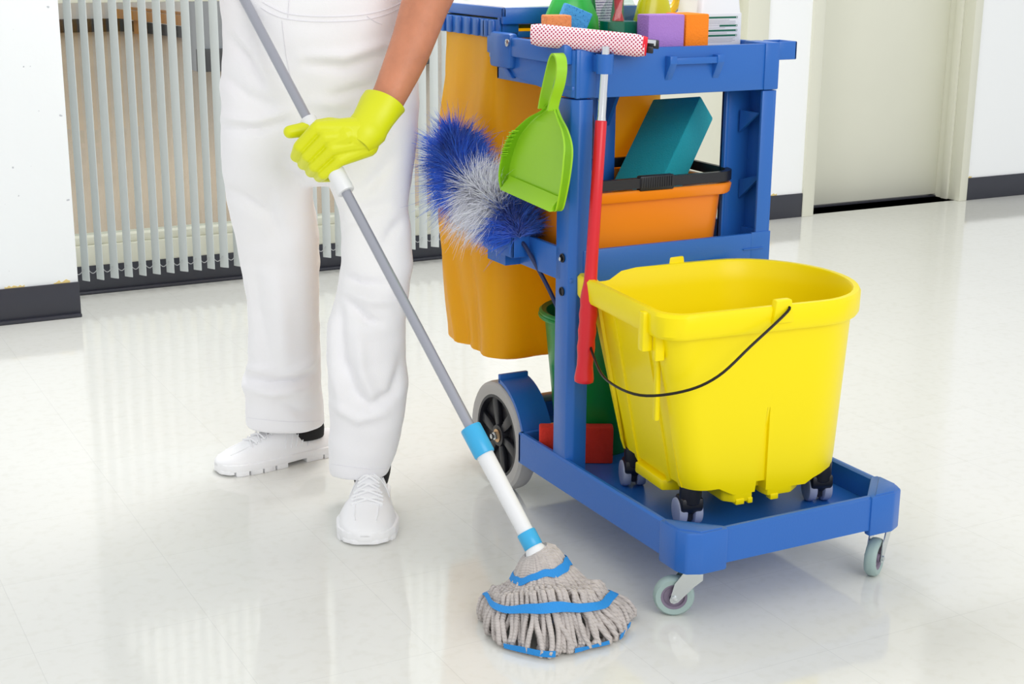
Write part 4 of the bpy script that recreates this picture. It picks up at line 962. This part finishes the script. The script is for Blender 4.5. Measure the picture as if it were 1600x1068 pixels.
# ---- shoes
def shoe(heel, toe, label, width=.052):
    d_ = (toe - heel); L = d_.length; d_.normalize(); side = Vector((-d_.y, d_.x, 0)); M = Matrix((d_, side, UPV)).transposed().to_4x4(); M.translation = Vector((heel.x, heel.y, 0))
    sh_ = bpy.data.objects.new('shoe', None); COL.objects.link(sh_); place(sh_, Vector((heel.x, heel.y, 0)), person); sh_['label'] = label
    wt = [(0, .018), (.03, .028), (.1, .036), (.3, .038), (.5, .047), (.7, width), (.85, width * .93), (.94, width * .70), (.985, width * .40), (1, width * .14)]
    ht = [(0, .058), (.04, .060), (.12, .060), (.25, .066), (.36, .092), (.5, .088), (.62, .074), (.74, .060), (.85, .050), (.94, .041), (.985, .034), (1, .028)]
    wd = lambda s: interp(wt, s); hh = lambda s: interp(ht, s); st = [0, .01, .03, .06, .1, .16, .22, .28, .34, .4, .46, .52, .58, .64, .7, .76, .82, .87, .91, .94, .965, .985, .995, 1]
    def sec(s, gr=0.0, n=22):
        w_, h_ = wd(s) * .96 + gr, hh(s) + gr; out = []
        for j in range(n):
            a_ = math.pi * j / (n - 1); c__, s__ = math.cos(a_), math.sin(a_); e = 2.5 if s > .6 else 2.1
            nar = 1 - .20 * (s__ ** 1.5) * (1 - max(0, (s - .55) / .45) ) * .9
            out.append(Vector((s * L, math.copysign(abs(c__) ** (2 / e), c__) * w_ * nar, .022 + (h_ - .022) * abs(s__) ** (2 / e))))
        return out
    G().loft([sec(s) for s in st], M=M).build('upper', LEATH, sh_, 60)
    def ol(s0, s1, gr, n=14):
        P = [(s0 + (s1 - s0) * k / (n - 1)) for k in range(n)]
        return [(s * L, wd(s) + gr) for s in P] + [(s * L, -wd(s) - gr) for s in P[::-1]]
    G().prism(ol(0, 1, .003, 30), .010, .027, bev=.003, M=M).build('midsole', LEATH, sh_, 30)
    cuts = [0, .14, .30, .46, .57, .68, .79, .90, 1.0]
    for a_, b_ in zip(cuts, cuts[1:]):
        if abs(a_ - .30) < .01: continue
        rise = .0 if .1 < a_ < .8 else .0
        G().prism(ol(a_ + .006, b_ - .006, .0025), .0 + (.004 if a_ >= .9 else 0), .013, bev=.0015, M=M).build('sole_block', LEATH, sh_)
    g = G()
    for s in (.28, .33, .38, .43, .48):
        P = [M @ p for p in sec(s, .0008)]; P = [p + d_ * (.035 * (abs(k - 10.5) / 10.5) - .03) for k, p in enumerate(P)]
        for seg in (P[2:8], P[14:20]): g.tube(seg, .0014, 5)
    g.build('side_ridges', LEATH, sh_, 60)
    for k in range(2):
        pts = [M @ (sec(s, .0008)[(8 if k else 13)]) for s in [.5 + .05 * i for i in range(9)]]
        G().tube(pts, .0013, 5).build('toe_seam', LEATH, sh_, 60)
    g = G(); G0 = sec
    for i in range(5):
        s = .42 + .068 * i; a_, b_ = M @ (sec(s, .003)[7]), M @ (sec(s + .04, .003)[14]); c__ = M @ (sec(s + .02, .007)[10]); g.tube(spline([a_, c__, b_], 4), .0026, 6, flat=.6)
        a_, b_ = M @ (sec(s, .003)[14]), M @ (sec(s + .04, .003)[7]); c__ = M @ (sec(s + .02, .008)[11]); g.tube(spline([a_, c__, b_], 4), .0026, 6, flat=.6)
    g.build('laces', LEATH, sh_, 60)
    rings = []
    for z, c_, rx, ry in ((.050, .235, .044, .036), (.070, .235, .045, .041), (.086, .24, .044, .043), (.094, .245, .042, .042), (.104, .25, .040, .040)):
        rings.append([Vector((c_ * L + rx * math.cos(a_), ry * math.sin(a_), z)) for a_ in [2 * math.pi * k / 24 for k in range(24)]])
    G().loft(rings, M=M).build('sock', mat('black sock', (14, 14, 18), .8), sh_, 60)
    return sh_
shoe(K(-.425, 3.335), K(-.672, 3.175), 'white sneaker pointing left')
shoe(K(-.304, 3.075), K(-.292, 2.762), 'white sneaker pointing at the viewer', .062)
